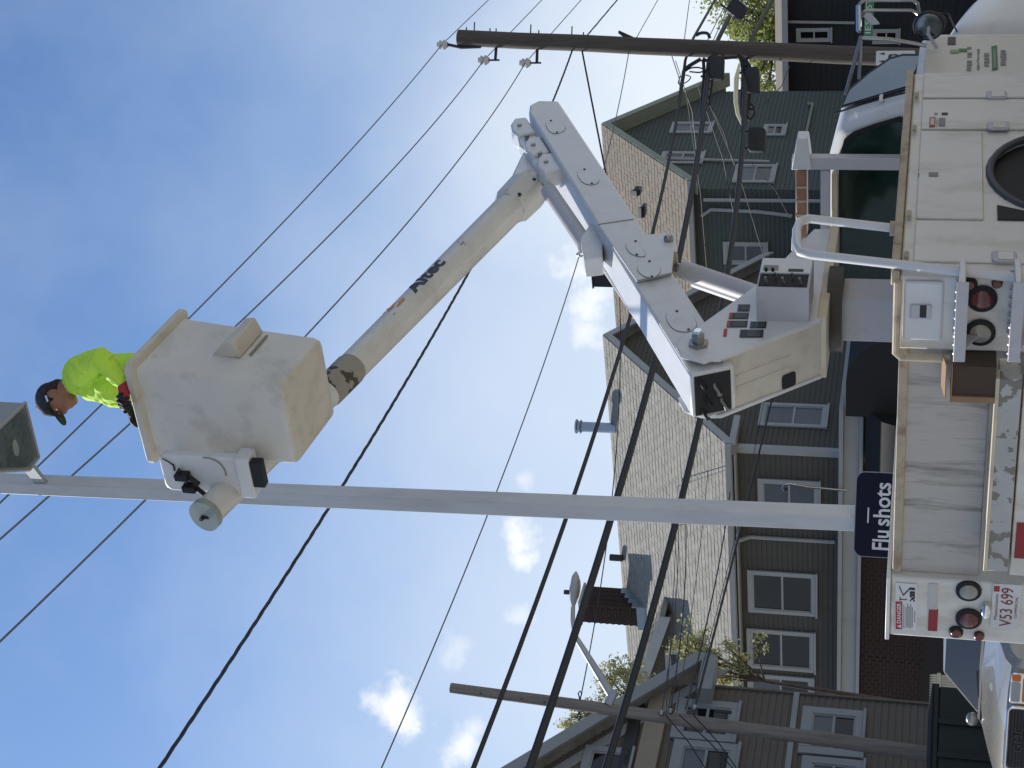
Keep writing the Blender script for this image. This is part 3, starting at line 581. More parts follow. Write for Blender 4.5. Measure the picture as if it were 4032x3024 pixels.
    def sub(mat, fr, name='print', th=.0015, off=.0035):
        e1 = cs[1] - cs[0]; e2 = cs[3] - cs[0]; MB().prism([cs[0] + e1 * u + e2 * v + NA * off for u, v in fr], NA * th).build(name, mat, DEC, smooth=False)
    sub(DECR, [(.02, .66), (.62, .66), (.62, .96), (.02, .96)], 'red_band'); sub(DECW, [(.05, .71), (.13, .71), (.09, .9)], 'warning_triangle', off=.0055)
    e1 = (cs[1] - cs[0]); e2 = (cs[3] - cs[0])
    text('lettering', 'DANGER', cs[0] + e1 * .155 + e2 * .72 + NA * .005, e1, e2, e2.length * .26, DECW, DEC, width=e1.length * .44, bold=.0006)
    for u0, u1, v in ((.05, .55, .57), (.05, .5, .47), (.07, .58, .40), (.05, .52, .33), (.05, .57, .26), (.07, .5, .19), (.18, .42, .08)): sub(DECG, [(u0, v), (u1, v), (u1, v + .035), (u0, v + .035)], 'small_print')
    sub(DECK, [(.66, .45), (.66, .74), (.675, .74), (.675, .45)], 'pictogram'); sub(DECK, [(.64, .74), (.72, .74), (.72, .78), (.64, .78)], 'pictogram')
    for p, q in (((.95, .8), (.76, .62)), ((.76, .62), (.86, .42)), ((.86, .42), (.93, .3))):
        d = Vector((q[0] - p[0], q[1] - p[1])); nrm = Vector((-d.y, d.x)).normalized() * .016; sub(DECK, [(p[0] + nrm.x, p[1] + nrm.y), (p[0] - nrm.x, p[1] - nrm.y), (q[0] - nrm.x, q[1] - nrm.y), (q[0] + nrm.x, q[1] + nrm.y)], 'pictogram')
    for u in (.74, .80, .88): sub(DECK, [(u, .1), (u + .05, .1), (u + .05, .33), (u, .33)], 'pictogram')
    sub(DECK, [(.62, .12), (.68, .22), (.62, .32), (.66, .32), (.70, .24), (.74, .32), (.72, .2), (.74, .1), (.70, .1), (.69, .16), (.65, .1)], 'pictogram')
    # number plate
    pc = [PA(x, y, -.006) for x, y in ((4010, 2478), (4018, 2303), (3905, 2298), (3898, 2472))]
    e1 = (pc[1] - pc[0]); e2 = Vector((0, 0, pc[3].z - pc[0].z)); e1.z = 0
    PL = MB().prism(rrect(pc[0], e1.normalized(), Zup, e1.length, e2.length, .012), NA * .004).build('number_plate', PLATE, TR, smooth=False)
    text('lettering', 'V53 699', pc[0] + e1 * .06 + e2 * .27 + NA * .005, e1, Zup, e2.length * .62, PLTXT, PL, width=e1.length * .86)
    text('lettering', 'Massachusetts', pc[0] + e1 * .2 + e2 * .79 + NA * .005, e1, Zup, e2.length * .15, DECB, PL, width=e1.length * .58)
    text('lettering', 'COMMERCIAL', pc[0] + e1 * .26 + e2 * .1 + NA * .005, e1, Zup, e2.length * .13, PLTXT, PL, width=e1.length * .48)
    MB().prism([pc[0] + e1 * u + e2 * v + NA * .005 for u, v in ((.83, .76), (.95, .76), (.95, .96), (.83, .96))], NA * .001).build('registration_sticker', DECR, PL, smooth=False)
    P = PA(3882, 2397, -.01); MB().ell(P + NA * .02, (SD * .055, NA * .035, Zup * .03)).build('plate_lamp', CHROME, TR)
    # ---- chassis and wheels
    MB().sbox(-.05, 5.4, -1.65, -.7, .45, .68).build('chassis', DARKM, TR, smooth=False)
    for a, bs in ((1.19, (-.06, -.36, -1.99, -2.29)), (4.75, (-.22, -2.1))):
        for b in bs:
            P = S(a, b - .12, .48); Q = S(a, b + .12, .48); d = (Q - P).normalized()
            W = MB().tube([P, P + d * .02, P + d * .12, Q - d * .02, Q], [.40, .47, .48, .47, .40], 28).build('wheel', DARK, TR)
            MB().tube([Q - d * .05, Q - d * .03, Q - d * .02], [.26, .26, .1], 20).build('rim', GREYP, W)
    # ---- grab rail loop over the corner
    A0 = PB(4034, 1097, .05); A1 = PB(3195, 1003, .05); B1 = PB(3185, 861, -.02); B0 = PB(3532, 900, -.02)
    top = [A0, A1 + (A0 - A1) * .0, PB(3152, 992, .045), PB(3138, 965, .03), PB(3137, 905, .0), PB(3150, 872, -.015), B1, B0]
    MB().tube(top, .024, 12).build('grab_rail', WHITE2, TR)
    MB().tube([S(loc(B0)[0], -.02, 1.895), S(loc(B0)[0], -.02, 1.93)], .04, 12).build('rail_foot', RAILT, TR)
    # ---- headache rack, amber beacon bar
    def abox(name, mat, x0, y0, x1, y1, a, da, bev=.004, par=None):
        b0 = loc(PA((x0 + x1) / 2, y1, a))[1]; b1 = loc(PA((x0 + x1) / 2, y0, a))[1]; z1 = PA(x0, (y0 + y1) / 2, a).z; z0 = PA(x1, (y0 + y1) / 2, a).z
        return MB().sbox(a, a + da, b0, b1, z0, z1).build(name, mat, par or TR, bev=bev)
    RK = abox('headache_rack', GREYP, 3118, 623, 3548, 670, 2.62, .07); abox('rack_crossbar', GREYP, 3230, 672, 3267, 1120, 2.63, .06, par=RK)
    b_ = loc(PA(3300, 1420, 2.62))[1]; MB().sbox(2.62, 2.69, -1.78, -1.71, 1.87, 2.62).build('rack_post', GREYP, RK, bev=.004); MB().sbox(2.63, 2.69, -1.71, -1.18, 2.38, 2.44).build('rack_crossbar', GREYP, RK, bev=.004)
    P = [PA(x, y, 2.60) for x, y in ((3116, 670), (3196, 670), (3180, 545), (3138, 545))]; MB().prism(P, HH * .12).build('work_lamp', WHITE2, RK, bev=.006)
    BK = abox('amber_beacon_bar', AMBER, 3132, 672, 3176, 940, 2.60, .14, .012, par=RK)
    for y in (735, 790, 845): abox('lens_rib', RAILT, 3131, y, 3177, y + 8, 2.595, .01, 0, par=BK)
    abox('beacon_bracket', GREYP, 3116, 938, 3162, 990, 2.60, .14, .006, par=RK); abox('bracket_plate', GREYP, 3168, 938, 3258, 1012, 2.61, .03, .004, par=RK)
    abox('sunlit_edge_strip', WHITE2, 3228, 990, 3236, 1062, 2.58, .06, .003, par=RK)  # white strip paints in a sunlit edge of the bracket
    abox('sunlit_roof_edge', CREAM, 3274, 685, 3296, 1098, 2.70, .05, .005)  # cream bar paints in the sunlit rear edge of the cab roof
    # ---- cab
    R0 = Vector(S(2.76, -.24, 1.86)); R1 = S(2.80, -.47, 2.345); F1 = PB(3327, 371, -.5); F0 = PB(3645, 185, -.25)
    mir = lambda P: (lambda l: S(l[0], -2.17 - l[1], l[2]))(loc(P))
    crown = .06; r1, f1 = R1 + Zup * crown + NB * .25 + HH * .1, F1 + Zup * crown + NB * .25 + NA * .06
    pts = [R0, R1, F1, F0, mir(R0), mir(R1), mir(F1), mir(F0), r1, f1, mir(r1), mir(f1)]
    CAB = MB().add(pts, [[0, 3, 2, 1], [4, 5, 6, 7], [3, 7, 6, 11, 9, 2], [0, 1, 8, 10, 5, 4], [1, 2, 9, 8], [5, 10, 11, 6], [8, 9, 11, 10], [0, 4, 7, 3]]).build('cab', WHITE2, TR, bev=.075, ang=50)
    CAB.modifiers['bevel'].segments = 4
    fa = loc(F0)[0]
    low = [(2.76, .78), (fa + .12, .78), (fa + .12, 1.74), (fa, 1.84), (2.76, 1.87)]
    MB().prism([S(a, -.19, z) for a, z in low], SD * -1.80).build('cab_lower', WHITE, TR, bev=.05)
    def onside(x, y, off=.02):
        n = (F1 - R1).cross(R0 - R1).normalized(); n = n if n.dot(SD) > 0 else -n; return onplane(x, y, R1, n) + n * off, n
    def onback(x, y, off=.012):
        n = (mir(R1) - R1).cross(R0 - R1).normalized(); n = n if n.dot(NA) > 0 else -n; return onplane(x, y, R1, n) + n * off, n
    def plate(name, pxs, f, mat, th, off=.012, par=CAB):
        q = [f(x, y, off) for x, y in pxs]; return MB().prism([p for p, n in q], q[0][1] * th).build(name, mat, par, bev=0, smooth=False)
    sw = [(3326, 424), (3352, 366), (3430, 300), (3511, 245), (3560, 232), (3625, 232), (3612, 280), (3580, 348)]
    plate('window_seal', [(3316, 432), (3343, 358), (3428, 290), (3508, 234), (3560, 220), (3638, 221), (3624, 284), (3590, 354)], onside, DARK, .006)
    SG = M('side_glass', '#42545a', .1, var=.3, scale=2, spec=.35); plate('side_window', sw, onside, SG, .004, .019)
    RG = M('rear_glass', '#1e312c', .1, var=.85, scale=1.9, spec=.25)  # mottled green paints in the interior and reflections of the rear window
    rw = [(3575, 458), (3590, 480), (3578, 1040), (3575, 1270), (3300, 1270), (3303, 700), (3308, 610), (3325, 545), (3360, 515), (3440, 485), (3540, 456)]
    plate('window_seal', rw, onback, DARK, .006)
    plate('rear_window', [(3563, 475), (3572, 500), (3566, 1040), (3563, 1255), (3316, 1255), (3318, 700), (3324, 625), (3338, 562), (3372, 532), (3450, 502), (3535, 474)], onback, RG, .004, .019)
    # door edges, drip rail, inside shapes
    for pts, r, nm in ((((3292, 456), (3400, 420), (3500, 392), (3590, 371)), .007, 'drip_rail'),):
        MB().tube([onside(x, y, .02)[0] for x, y in pts], r, 6).build(nm, DARKM, CAB)
    P, n = onside(3467, 412, .015); MB().prism(rrect(P, HH, (R0 - R1).normalized(), .10, .025, .01), n * .015).build('vent_tab', WHITE, CAB, bev=.003)
    # hood and fenders
    rows = []
    for a, zt_, zs_, hw in ((fa + .02, 1.80, 1.66, .985), (fa + .45, 1.76, 1.60, .97), (fa + .95, 1.66, 1.50, .93), (fa + 1.45, 1.52, 1.38, .86), (fa + 1.7, 1.30, 1.2, .80)):
        rows.append([S(a, -1.175 + s_ * hw * k, z) for s_, k, z in ((1, 1.0, .75), (1, 1.02, zs_ - .1), (1, .93, zs_ + .02), (1, .72, zt_ - .03), (1, .35, zt_), (-1, .35, zt_), (-1, .72, zt_ - .03), (-1, .93, zs_ + .02), (-1, 1.02, zs_ - .1), (-1, 1.0, .75))])
    mb = MB(); n = len(rows[0]); mb.add([p for r_ in rows for p in r_], [[i * n + k, i * n + k + 1, (i + 1) * n + k + 1, (i + 1) * n + k] for i in range(len(rows) - 1) for k in range(n - 1)] + [list(range((len(rows) - 1) * n, len(rows) * n)), list(range(n))])
    HD = mb.build('hood', WHITE2, TR, ang=50); sd_ = HD.modifiers.new('s', 'SUBSURF'); sd_.levels = 2; sd_.render_levels = 2
    # ---- door lettering, faded: strokes only, the words cannot be read
    DO = MB().sbox(2.80, fa - .02, -.186, -.172, .85, 1.80).build('cab_door', M('cab_door_cream', '#cfccbf', .45, var=.05, scale=3), TR, bev=.01)
    def ddec(mat, x0, y0, x1, y1, b=-.169, sk=0): 
        a0 = loc(PB((x0 + x1) / 2, y1, b))[0]; a1 = loc(PB((x0 + x1) / 2, y0, b))[0]; z1 = PB(x0, (y0 + y1) / 2, b).z; z0 = PB(x1, (y0 + y1) / 2, b).z
        MB().prism([S(a0 + sk, b, z0), S(a1 + sk, b, z0), S(a1, b, z1), S(a0, b, z1)], SD * .002).build('faded_print', mat, DO, smooth=False)
    r = random.Random(5)
    for x0, x1, y0, y1, seg in ((3806, 3828, 184, 280, 9), (3846, 3858, 192, 275, 8), (3875, 3898, 208, 262, 4), (3938, 3963, 196, 258, 6)):
        h_ = (y1 - y0) / seg
        for k in range(seg):
            if r.random() < .88: ddec(DECG, x0 + r.uniform(0, 3), y0 + k * h_ + 1, x1 - r.uniform(0, 4), y0 + (k + 1) * h_ - 1.5)
    ddec(DECGR, 3905, 183, 3928, 278, sk=.02); ddec(DECG, 3911, 195, 3921, 268, -.166)
    ddec(DECGR, 3775, 192, 3808, 204); ddec(M('leaf_pale_green', '#7f9a6a', .5), 3742, 196, 3776, 209, -.168); ddec(DECK, 3732, 146, 3763, 176)
    # ---- mirrors
    Ym = 11.5; q = lambda x, y, Y=Ym: PY(x, y, Y)
    MR = MB().tube([q(3392, 142), q(3330, 372, 11.45)], .014, 8); MR.tube([q(3390, 148), q(3383, 312, 11.45)], .012, 8); MR.tube([q(3390, 150), q(3500, 155), q(3648, 180)], .014, 8)
    MR.tube([q(3384, 130), q(3381, 20), q(3398, 2), q(3595, 2), q(3614, 14), q(3622, 70)], .012, 8); MR.tube([q(3394, 65), q(3402, 46), q(3415, 41), q(3590, 41), q(3612, 52), q(3640, 100)], .011, 8)
    MRO = MR.build('mirror_bracket', STEEL, TR); MB().tube([q(3381, 22), q(3382, 124)], .020, 10).build('chrome_tube', CHROME, MRO)
    MB().prism([q(3398, 62), q(3420, 48), q(3462, 96), q(3430, 98)], HH * .03).build('mirror_housing', GREYP, MRO, smooth=False)
    C = q(3657, 104); MB().tube([C, C + HH * .02, C + HH * .05], [.100, .105, .03], 24).build('convex_mirror', DARKM, MRO)
    MB().ell(C + NA * .002, (SD * .090, Zup * .090, NA * .006), 20, 10).build('mirror_glass', M('mirror_grey', '#6d7478', .15, metal=.9, var=.4, scale=9), MRO)
    MB().tube([q(3690, 190), q(3655, 135), C], .012, 8).build('mirror_arm', GREYP, MRO)
    MB().ell(S(fa + .55, -.28, 1.72), (HH * .10, SD * .05, Zup * .05)).build('hood_mirror', DARK, TR)
    MB().tube([S(fa + .9, -.35, 1.72), S(fa + .65, -.25, 1.74), S(fa + .5, -.2, 1.66), S(fa + .1, -.18, 1.60)], .006, 6).build('aerial_cable', DARK, TR)
    # ---- pedestal and turret
    MB().tbox(1.53, 1.82, -1.32, -1.03, .6, 1.97).build('pedestal', GREYP, TR, bev=.01)
    P = T(1.675, -1.175, 1.93); MB().tube([P, P + Zup * .09], .27, 28).build('slew_ring', M('greasy_ring', '#3a3630', .5, var=.4, scale=12, dirt='#6b6257', damt=.7), TR)
    PT = [(.74, 2.78), (.70, 2.70), (.71, 2.58), (1.19, 2.03), (2.36, 2.03), (2.36, 2.16), (1.66, 2.42), (1.0, 2.79), (.93, 2.84), (.84, 2.85), (.78, 2.82)]
    for b, nm in ((-.995, 'turret_plate'), (-1.385, 'turret_plate')):
        MB().prism([T(a, b, z) for a, z in PT], SD * .025).build(nm, WHITE2, TR, bev=.006)
    MB().prism([T(.745, -.996, 2.56), T(.77, -.996, 2.58), T(1.235, -.996, 2.04), T(1.21, -.996, 2.02)], SD * -.366).build('turret_rear_panel', TURR, TR, bev=.005)
    d_ = (T(1.21, 0, 2.02) - T(.745, 0, 2.56)).normalized(); nr = d_.cross(SD); nr = nr if nr.dot(NA) > 0 else -nr
    MB().prism(rrect(T(1.075, -1.36, 2.177) + nr * .002, SD, -d_, .10, .10, .02), nr * .004).build('panel_opening', DARK, TR, smooth=False)
    for k in (.12, .2): MB().tube([T(.8, -1.02 - k, 2.50) + nr * .003, T(1.05, -1.02 - k, 2.21) + nr * .003], .006, 6).build('panel_rib', TURR, TR)
    MB().tbox(1.20, 2.40, -1.385, -.965, 2.0, 2.06).build('turret_base', CREAM, TR, bev=.008)
    MB().tbox(1.2, 2.3, -1.36, -1.0, 2.06, 2.12).build('turret_floor', TURR, TR, smooth=False)
    P = T(.86, -.97, 2.72); PIN = MB().tube([P, P + SD * .02, P + SD * .025, P + SD * .07, P + SD * .075], [.062, .062, .04, .04, .032], 6).build('pivot_bolt', STEEL, TR, smooth=False); MB().tube([P + SD * .075, P + SD * .10], .022, 10).build('bolt_end', CHROME, PIN)
    for (x0, y0, x1, y1, hd) in ((742, 552, 836, 600, 'b'), (680, 612, 828, 655, 'r'), (664, 670, 820, 716, 'r'), (832, 676, 958, 722, 'b'), (758, 735, 935, 790, None), (640, 728, 672, 782, 'R')):
        X = lambda x: 2500 + x * .5426; Y = lambda y: 900 + y * .5426; b = -.967
        q0, q1, q2, q3 = (PB(X(x0), Y(y1), b), PB(X(x0) + 4, Y(y0), b), PB(X(x1), Y(y0), b), PB(X(x1) - 4, Y(y1), b))
        mt = DECR if hd == 'R' else DECK
        D = MB().prism([q0, q1, q2, q3], SD * .002).build('warning_sticker', mt, TR, smooth=False)
        if hd in ('b', 'r'): MB().prism([q0 + SD * .002, q1 + SD * .002, q1 + (q2 - q1) * .16 + SD * .002, q0 + (q3 - q0) * .16 + SD * .002], SD * .001).build('header', DECB if hd == 'b' else DECR, D, smooth=False)
        if hd != 'R': MB().prism([q0 + (q3 - q0) * .3 + (q1 - q0) * .12 + SD * .002, q1 + (q2 - q1) * .3 - (q1 - q0) * .12 + SD * .002, q1 + (q2 - q1) * .9 - (q1 - q0) * .12 + SD * .002, q0 + (q3 - q0) * .9 + (q1 - q0) * .12 + SD * .002], SD * .0008).build('small_print', M('decal_dark_grey', '#3c4046', .5), D, smooth=False)
    # control box on the turret
    CB = MB().tbox(1.16, 1.53, -.975, -.75, 2.10, 2.41).build('control_box', GREYP, TR, bev=.004)
    MB().tbox(1.185, 1.335, -.752, -.746, 2.115, 2.40).build('valve_bay', DARK, CB, smooth=False)
    for k in range(5): MB().tube([T(1.21 + (k % 2) * .06, -.74, 2.15 + k * .05), T(1.21 + (k % 2) * .06, -.70, 2.16 + k * .05)], .008, 6).build('valve_lever', STEEL, CB)
    MB().tbox(1.345, 1.525, -.752, -.742, 2.105, 2.405).build('control_panel', WHITE2, CB, bev=.002)
    MB().tbox(1.37, 1.43, -.742, -.739, 2.30, 2.39).build('gauge_label', DECG, CB, smooth=False); MB().tbox(1.36, 1.39, -.742, -.739, 2.15, 2.24).build('switch_label', DECK, CB, smooth=False)
    for z in (2.33, 2.37): MB().tube([T(1.36, -.742, z), T(1.36, -.72, z)], .009, 8).build('switch', DARK, CB)
    # ---- lower boom
    sl = .475; tz = lambda a: 2.45 + sl * a; ax = (HH + Zup * sl).normalized(); dnv = (HH * sl - Zup).normalized()
    A = T(.60, -1.02, tz(.6)); E_ = T(4.36, -1.02, tz(4.36)); dp = .272
    LBO = MB().prism([A, E_, E_ + ax * .14 + dnv * .04, E_ + ax * .20 + dnv * .13, E_ + ax * .12 + dnv * dp, A + dnv * dp], SD * -.30).build('lower_boom', WHITE2, TR, bev=.018)
    MB().prism([A + ax * -.004 + dnv * .02 + SD * -.015, A + ax * -.004 + dnv * .24 + SD * -.015, A + ax * -.004 + dnv * .24 + SD * -.285, A + ax * -.004 + dnv * .02 + SD * -.285], ax * -.003).build('boom_opening', DARK, LBO, smooth=False)
    HOSE = M('grey_hose', '#77766f', .55, var=.2)
    for k, (u, v) in enumerate(((.05, .05), (.11, .14), (.17, .08), (.22, .18), (.26, .06))):
        p0 = A + SD * -u + dnv * v; MB().tube([p0 + SD * .02, p0 + ax * -.012 + SD * .005, p0 + ax * -.03 + SD * -.02 - Zup * .015, p0 + ax * -.03 + SD * -.045 + dnv * .02, p0 + ax * -.005 + SD * -.06 + dnv * .04], .010, 8).build('hose', HOSE if k % 2 else DARK, LBO)
    MB().prism([A + SD * .001 + ax * .05, A + SD * .001 + ax * .62, A + SD * .001 + ax * .62 + dnv * .02, A + SD * .001 + ax * .05 + dnv * .02], SD * .01).build('boom_edge_strip', WHITE2, LBO, smooth=False)
    # clamp blocks around the foot of the boom
    for b in (-.985, -1.36): MB().prism([T(.66, b, 2.66), T(.82, b, 2.50), T(.98, b, 2.58), T(1.0, b, 2.74), T(.86, b, 2.86), T(.72, b, 2.80)], SD * .012).build('pivot_ear', WHITE2, LBO, bev=.02)
    # oval access covers with rubber edge
    def cover(pxs, b=-1.018):
        pts = [PB(x, y, b) for x, y in pxs]; c = sum(pts, Vector()) / len(pts); sm = []
        n = len(pts)
        for i in range(n):
            p0, p1, p2 = pts[i - 1], pts[i], pts[(i + 1) % n]; m1 = (p0 + p1) / 2; m2 = (p1 + p2) / 2
            for t in (0, .33, .66): sm.append(m1 * (1 - t) ** 2 + p1 * 2 * t * (1 - t) + m2 * t * t)
        for p_ in (pts[1], pts[4]): MB().tube([c.lerp(p_, .8), c.lerp(p_, .8) + SD * .010], .009, 6).build('bolt', DARKM, LBO)
        C_ = MB().prism(sm, SD * .004).build('access_cover', WHITE2, LBO, smooth=False); MB().tube(sm + sm[:1], .0032, 5).build('cover_edge', DECG, C_)
    K = lambda L_, x0, y0, s: [(x0 + x * s, y0 + y * s) for x, y in L_]
    cover(K([(590, 510), (720, 470), (880, 500), (970, 640), (880, 720), (680, 700)], 2400, 1050, .3617))
    cover(K([(1000, 1240), (1090, 1200), (1165, 1245), (1160, 1290), (1110, 1325), (1030, 1300)], 1900, 300, .603), -.988)
    cover(K([(930, 1090), (1000, 1070), (1035, 1110), (1075, 1180), (1010, 1180), (950, 1150)], 1900, 300, .603), -.988)
    cover(K([(610, 630), (660, 600), (740, 650), (770, 690), (720, 715), (650, 700)], 1900, 300, .603)); cover(K([(405, 310), (440, 285), (520, 300), (550, 350), (490, 380), (440, 370)], 1900, 300, .603))
    # knee plates with pin
    kp = ((2353, 884), (2495, 863), (2536, 928), (2661, 920), (2645, 1077), (2507, 1107))
    for b in (-1.012, -1.345): 
        # same plate on both sides of the boom
        MB().prism([PB(x, y, -1.0) + SD * (b + 1.0) for x, y in kp], SD * .022).build('knee_plate', WHITE2, LBO, bev=.006)
    for px in (((2353, 884), (2495, 863)), ((2507, 1107), (2645, 1077))): MB().tube([PB(x, y, -.988) for x, y in px], .004, 6).build('weld_seam', DECG, LBO)
    P = PB(2633, 944, -.985); MB().tube([P + SD * -.38, P + SD * .02, P + SD * .035], [.032, .032, .02], 14).build('knee_pin', STEEL, LBO)
    # lift cylinder
    c0 = P + SD * -.19; c1 = T(1.72, -1.175, 2.30); dv = (c1 - c0); LC = MB().tube([c0 + dv * .12, c1], .062, 18).build('lift_cylinder', GREYP, TR); MB().tube([c0, c0 + dv * .3], .032, 12).build('rod', STEEL, LC); MB().tube([c0 - SD * .08, c0 + SD * .08], .055, 14).build('rod_eye', RAILT, LC)
    MB().tube([c0 + dv * .15 + SD * -.08 + Zup * -.05, c1 + SD * -.08 + Zup * -.05], .04, 12).build('hydraulic_line', GREYP, LC)
    # bracket and upper cylinder on the back of the boom
    bx = [PB(x, y, -1.12) for x, y in ((2286, 935), (2330, 870), (2372, 935), (2372, 1012), (2300, 1021))]; BR = MB().prism(bx, SD * -.14).build('cylinder_bracket', WHITE2, LBO, bev=.008)
    u0 = PB(2318, 985, -1.19); u1 = PB(2150, 735, -1.19); dv = u1 - u0; UC = MB().tube([u0 + dv * .06, u0 + dv * .93], .060, 20).build('upper_cylinder', GREYP, LBO); MB().tube([u0 + dv * .9, u1 + dv * .04], .028, 12).build('rod', CHROME, UC)
    p = PB(2290, 1000, -1.19); MB().tube(arc(p, HH, Zup, .03, 0, 2 * math.pi, 12), .007, 6).build('lifting_eye', STEEL, LBO)
    # elbow link: stack of castings
    lk = [(2052, 556), (2080, 598), (2106, 634), (2132, 668), (2156, 702)]
    EL = None
    for k, (x, y) in enumerate(lk):
        c = PB(x, y, -1.19); m = MB().prism([c + ax * -.17 + dnv * -.05, c + ax * -.06 + dnv * -.075, c + ax * .06 + dnv * -.06, c + ax * .17 + dnv * .0, c + ax * .15 + dnv * .09, c + ax * -.16 + dnv * .09], SD * .10 if k % 2 else SD * .13)
        o = m.build('elbow_link' if EL is None else 'link_casting', WHITE2, LBO if EL is None else EL, bev=.015) if EL is None else m.build('link_casting', WHITE2, EL, bev=.015)
        if EL is None: EL = LBO
        MB().tube([c + SD * -.08, c + SD * .145], .018, 8).build('link_pin', STEEL, LBO)
    # ---- upper boom (fibreglass tube)
    t0 = PB(822, 2015, -1.28); t1 = PB(2072, 755, -1.28); dv = t1 - t0; ud = dv.normalized()
    rr = lambda s: .086 + .034 * s
    UB = MB().tube([t0 + dv * s for s in np.linspace(0, 1, 12)], [rr(s) for s in np.linspace(0, 1, 12)], 28).build('upper_boom', TUBE, TR)
    MB().tube([t0 + dv * -.002, t0 + dv * -.012], [.098, .098], 28).build('boom_end_cap', M('cap_grey_green', '#9aa39c', .5, var=.15, scale=9, dirt='#6f7770', damt=.6), UB)
    P = t0 + dv * -.012; MB().tube([P + Zup * .0 + SD * .0, P + Zup * -.0 - ud * .03], .012, 8).build('cap_bolt', DARKM, UB)
    MB().prism([P - ud * .002 + Zup * .01 + SD * -.01, P - ud * .002 + Zup * .01 + SD * .012, P - ud * .002 - Zup * .07 + SD * .012, P - ud * .002 - Zup * .07 + SD * -.01], ud * -.006).build('cap_slot', DARK, UB, smooth=False)
    GRIME = peel('grimy_sleeve', '#8f897d', '#3d372f', 8, .56)
    MB().tube([t0 + dv * s for s in (.305, .312, .375, .382)], [rr(.31) + .001, rr(.31) + .007, rr(.37) + .007, rr(.38) + .001], 28).build('boom_sleeve', GRIME, UB)
    MB().tube([t0 + dv * s for s in (.93, .94, 1.0, 1.02)], [.128, .150, .158, .150], 8).build('boom_collar', TUBE, UB, smooth=False)
    for s in (.93, .99): MB().sph(t0 + dv * s + SD * .12 - Zup * .09, .014).build('collar_bolt', DARKM, UB)
    # joint between the butt of the upper boom and the elbow
    j = T(4.15, -1.28, 4.42); MB().prism([t1 + Zup * .10, j + Zup * .06, j - Zup * .10, t1 - Zup * .10], SD * .14).build('elbow_yoke', WHITE2, UB, bev=.02)
    # lettering wrapped on the tube
    base = Vector(ud); side0 = (SD - ud * SD.dot(ud)).normalized(); upn = side0.cross(ud); upn = upn if upn.z > 0 else -upn
    def wrap(s0, ang0):
        def f(x, y):
            s = s0 + x / dv.length; r_ = rr(s) + .003; an = ang0 + y / r_; return t0 + dv * s + side0 * (r_ * math.cos(an)) + upn * (r_ * math.sin(an))
        return f
    text('lettering', 'Altec', None, ud, upn, .145, NAVY, UB, mapf=wrap(.575, R_(-16)), width=.46, bold=.005, shear=.15)
    f = wrap(.505, R_(-16)); mb = MB()
    for (x0, y0, x1, y1) in ((0, .0, .03, .10), (.03, .05, .10, .08), (.10, .02, .13, .08), (.13, .02, .2, .05), (.06, .08, .09, .12)): mb.add([f(x0, y0), f(x1, y0), f(x1 + .02, y1), f(x0 + .02, y1)], [[0, 1, 2, 3]])
    mb.build('logo_mark', ORANGE, UB, smooth=False, recalc=False)
    f = wrap(.74, R_(-12)); mb = MB(); mb.add([f(0, 0), f(.05, 0), f(.055, .012), f(.005, .012)], [[0, 1, 2, 3]]); mb.add([f(.03, -.02), f(.04, -.02), f(.045, .05), f(.035, .05)], [[0, 1, 2, 3]]); mb.build('worn_mark', DECG, UB, smooth=False, recalc=False)
    # ---- bucket with lip, step and mount
    tl = R_(6); ea = (HH * math.cos(tl) - Zup * math.sin(tl)); ez = (HH * math.sin(tl) + Zup * math.cos(tl)); eb = SD; Bc = T(-.06, -.87, 4.815)
    def ring(h, half, r): P = Bc + ez * h - ea * half - eb * half; return rrect(P, ea, eb, 2 * half, 2 * half, r * .62, 5)
    spec = ((0, .20, .04), (0.0, .245, .05), (.015, .262, .06), (.05, .270, .06), (.50, .283, .06), (.90, .298, .06), (.905, .325, .065), (.912, .340, .07), (.945, .342, .07), (.955, .334, .07), (.955, .287, .06), (.5, .272, .06), (.05, .255, .06), (.045, .1, .03))
    rg = [ring(*s) for s in spec]; n = len(rg[0]); mb = MB()
    mb.add([p for r_ in rg for p in r_], [[i * n + k, i * n + (k + 1) % n, (i + 1) * n + (k + 1) % n, (i + 1) * n + k] for i in range(len(rg) - 1) for k in range(n)] + [list(range(n))[::-1], list(range((len(rg) - 1) * n, len(rg) * n))])
    mb.mi = []
    for i in range(len(rg) - 1): mb.mi += [1 if i in (0, 1, 5, 6, 7, 8, 9) else 0] * n
    mb.mi += [1, 0]
    BU = mb.build('bucket', [BASKET, BASKETB], TR, ang=40)
    l0 = Bc + eb * .284 + ez * .36; stp = [l0 + ea * -.08, l0 + ea * .26, l0 + ea * .26 + ez * .17, l0 + ea * -.08 + ez * .17]
    mb = MB(); o1 = eb * .10; p = [l0 + ea * -.06, l0 + ea * .24, l0 + ea * .24 + ez * .19 - eb * .01, l0 + ea * -.06 + ez * .19 - eb * .01, l0 + ea * -.05 + o1 + ez * .03, l0 + ea * .23 + o1 + ez * .03, l0 + ea * .23 + o1 * .9 + ez * .09, l0 + ea * -.05 + o1 * .9 + ez * .09]
    mb.add(p, [[0, 1, 5, 4], [4, 5, 6, 7], [7, 6, 2, 3], [0, 4, 7, 3], [1, 2, 6, 5], [0, 3, 2, 1]]); mb.cur = 0; mb.build('bucket_step', BASKETB, BU, bev=.008)
    MB().prism([l0 + ea * -.02 - ez * .05 + eb * .001, l0 + ea * .2 - ez * .05 + eb * .001, l0 + ea * .2 - ez * .035 + eb * .001, l0 + ea * -.02 - ez * .035 + eb * .001], eb * .004).build('step_scuff', DECG, BU, smooth=False)
    # mount platform and valves beside the bucket
    MT = MB().prism(rrect(T(-.45, -1.27, 5.10), SD, Zup, .25, .53, .05), HH * .06).build('bucket_mount', WHITE2, TR, bev=.01)
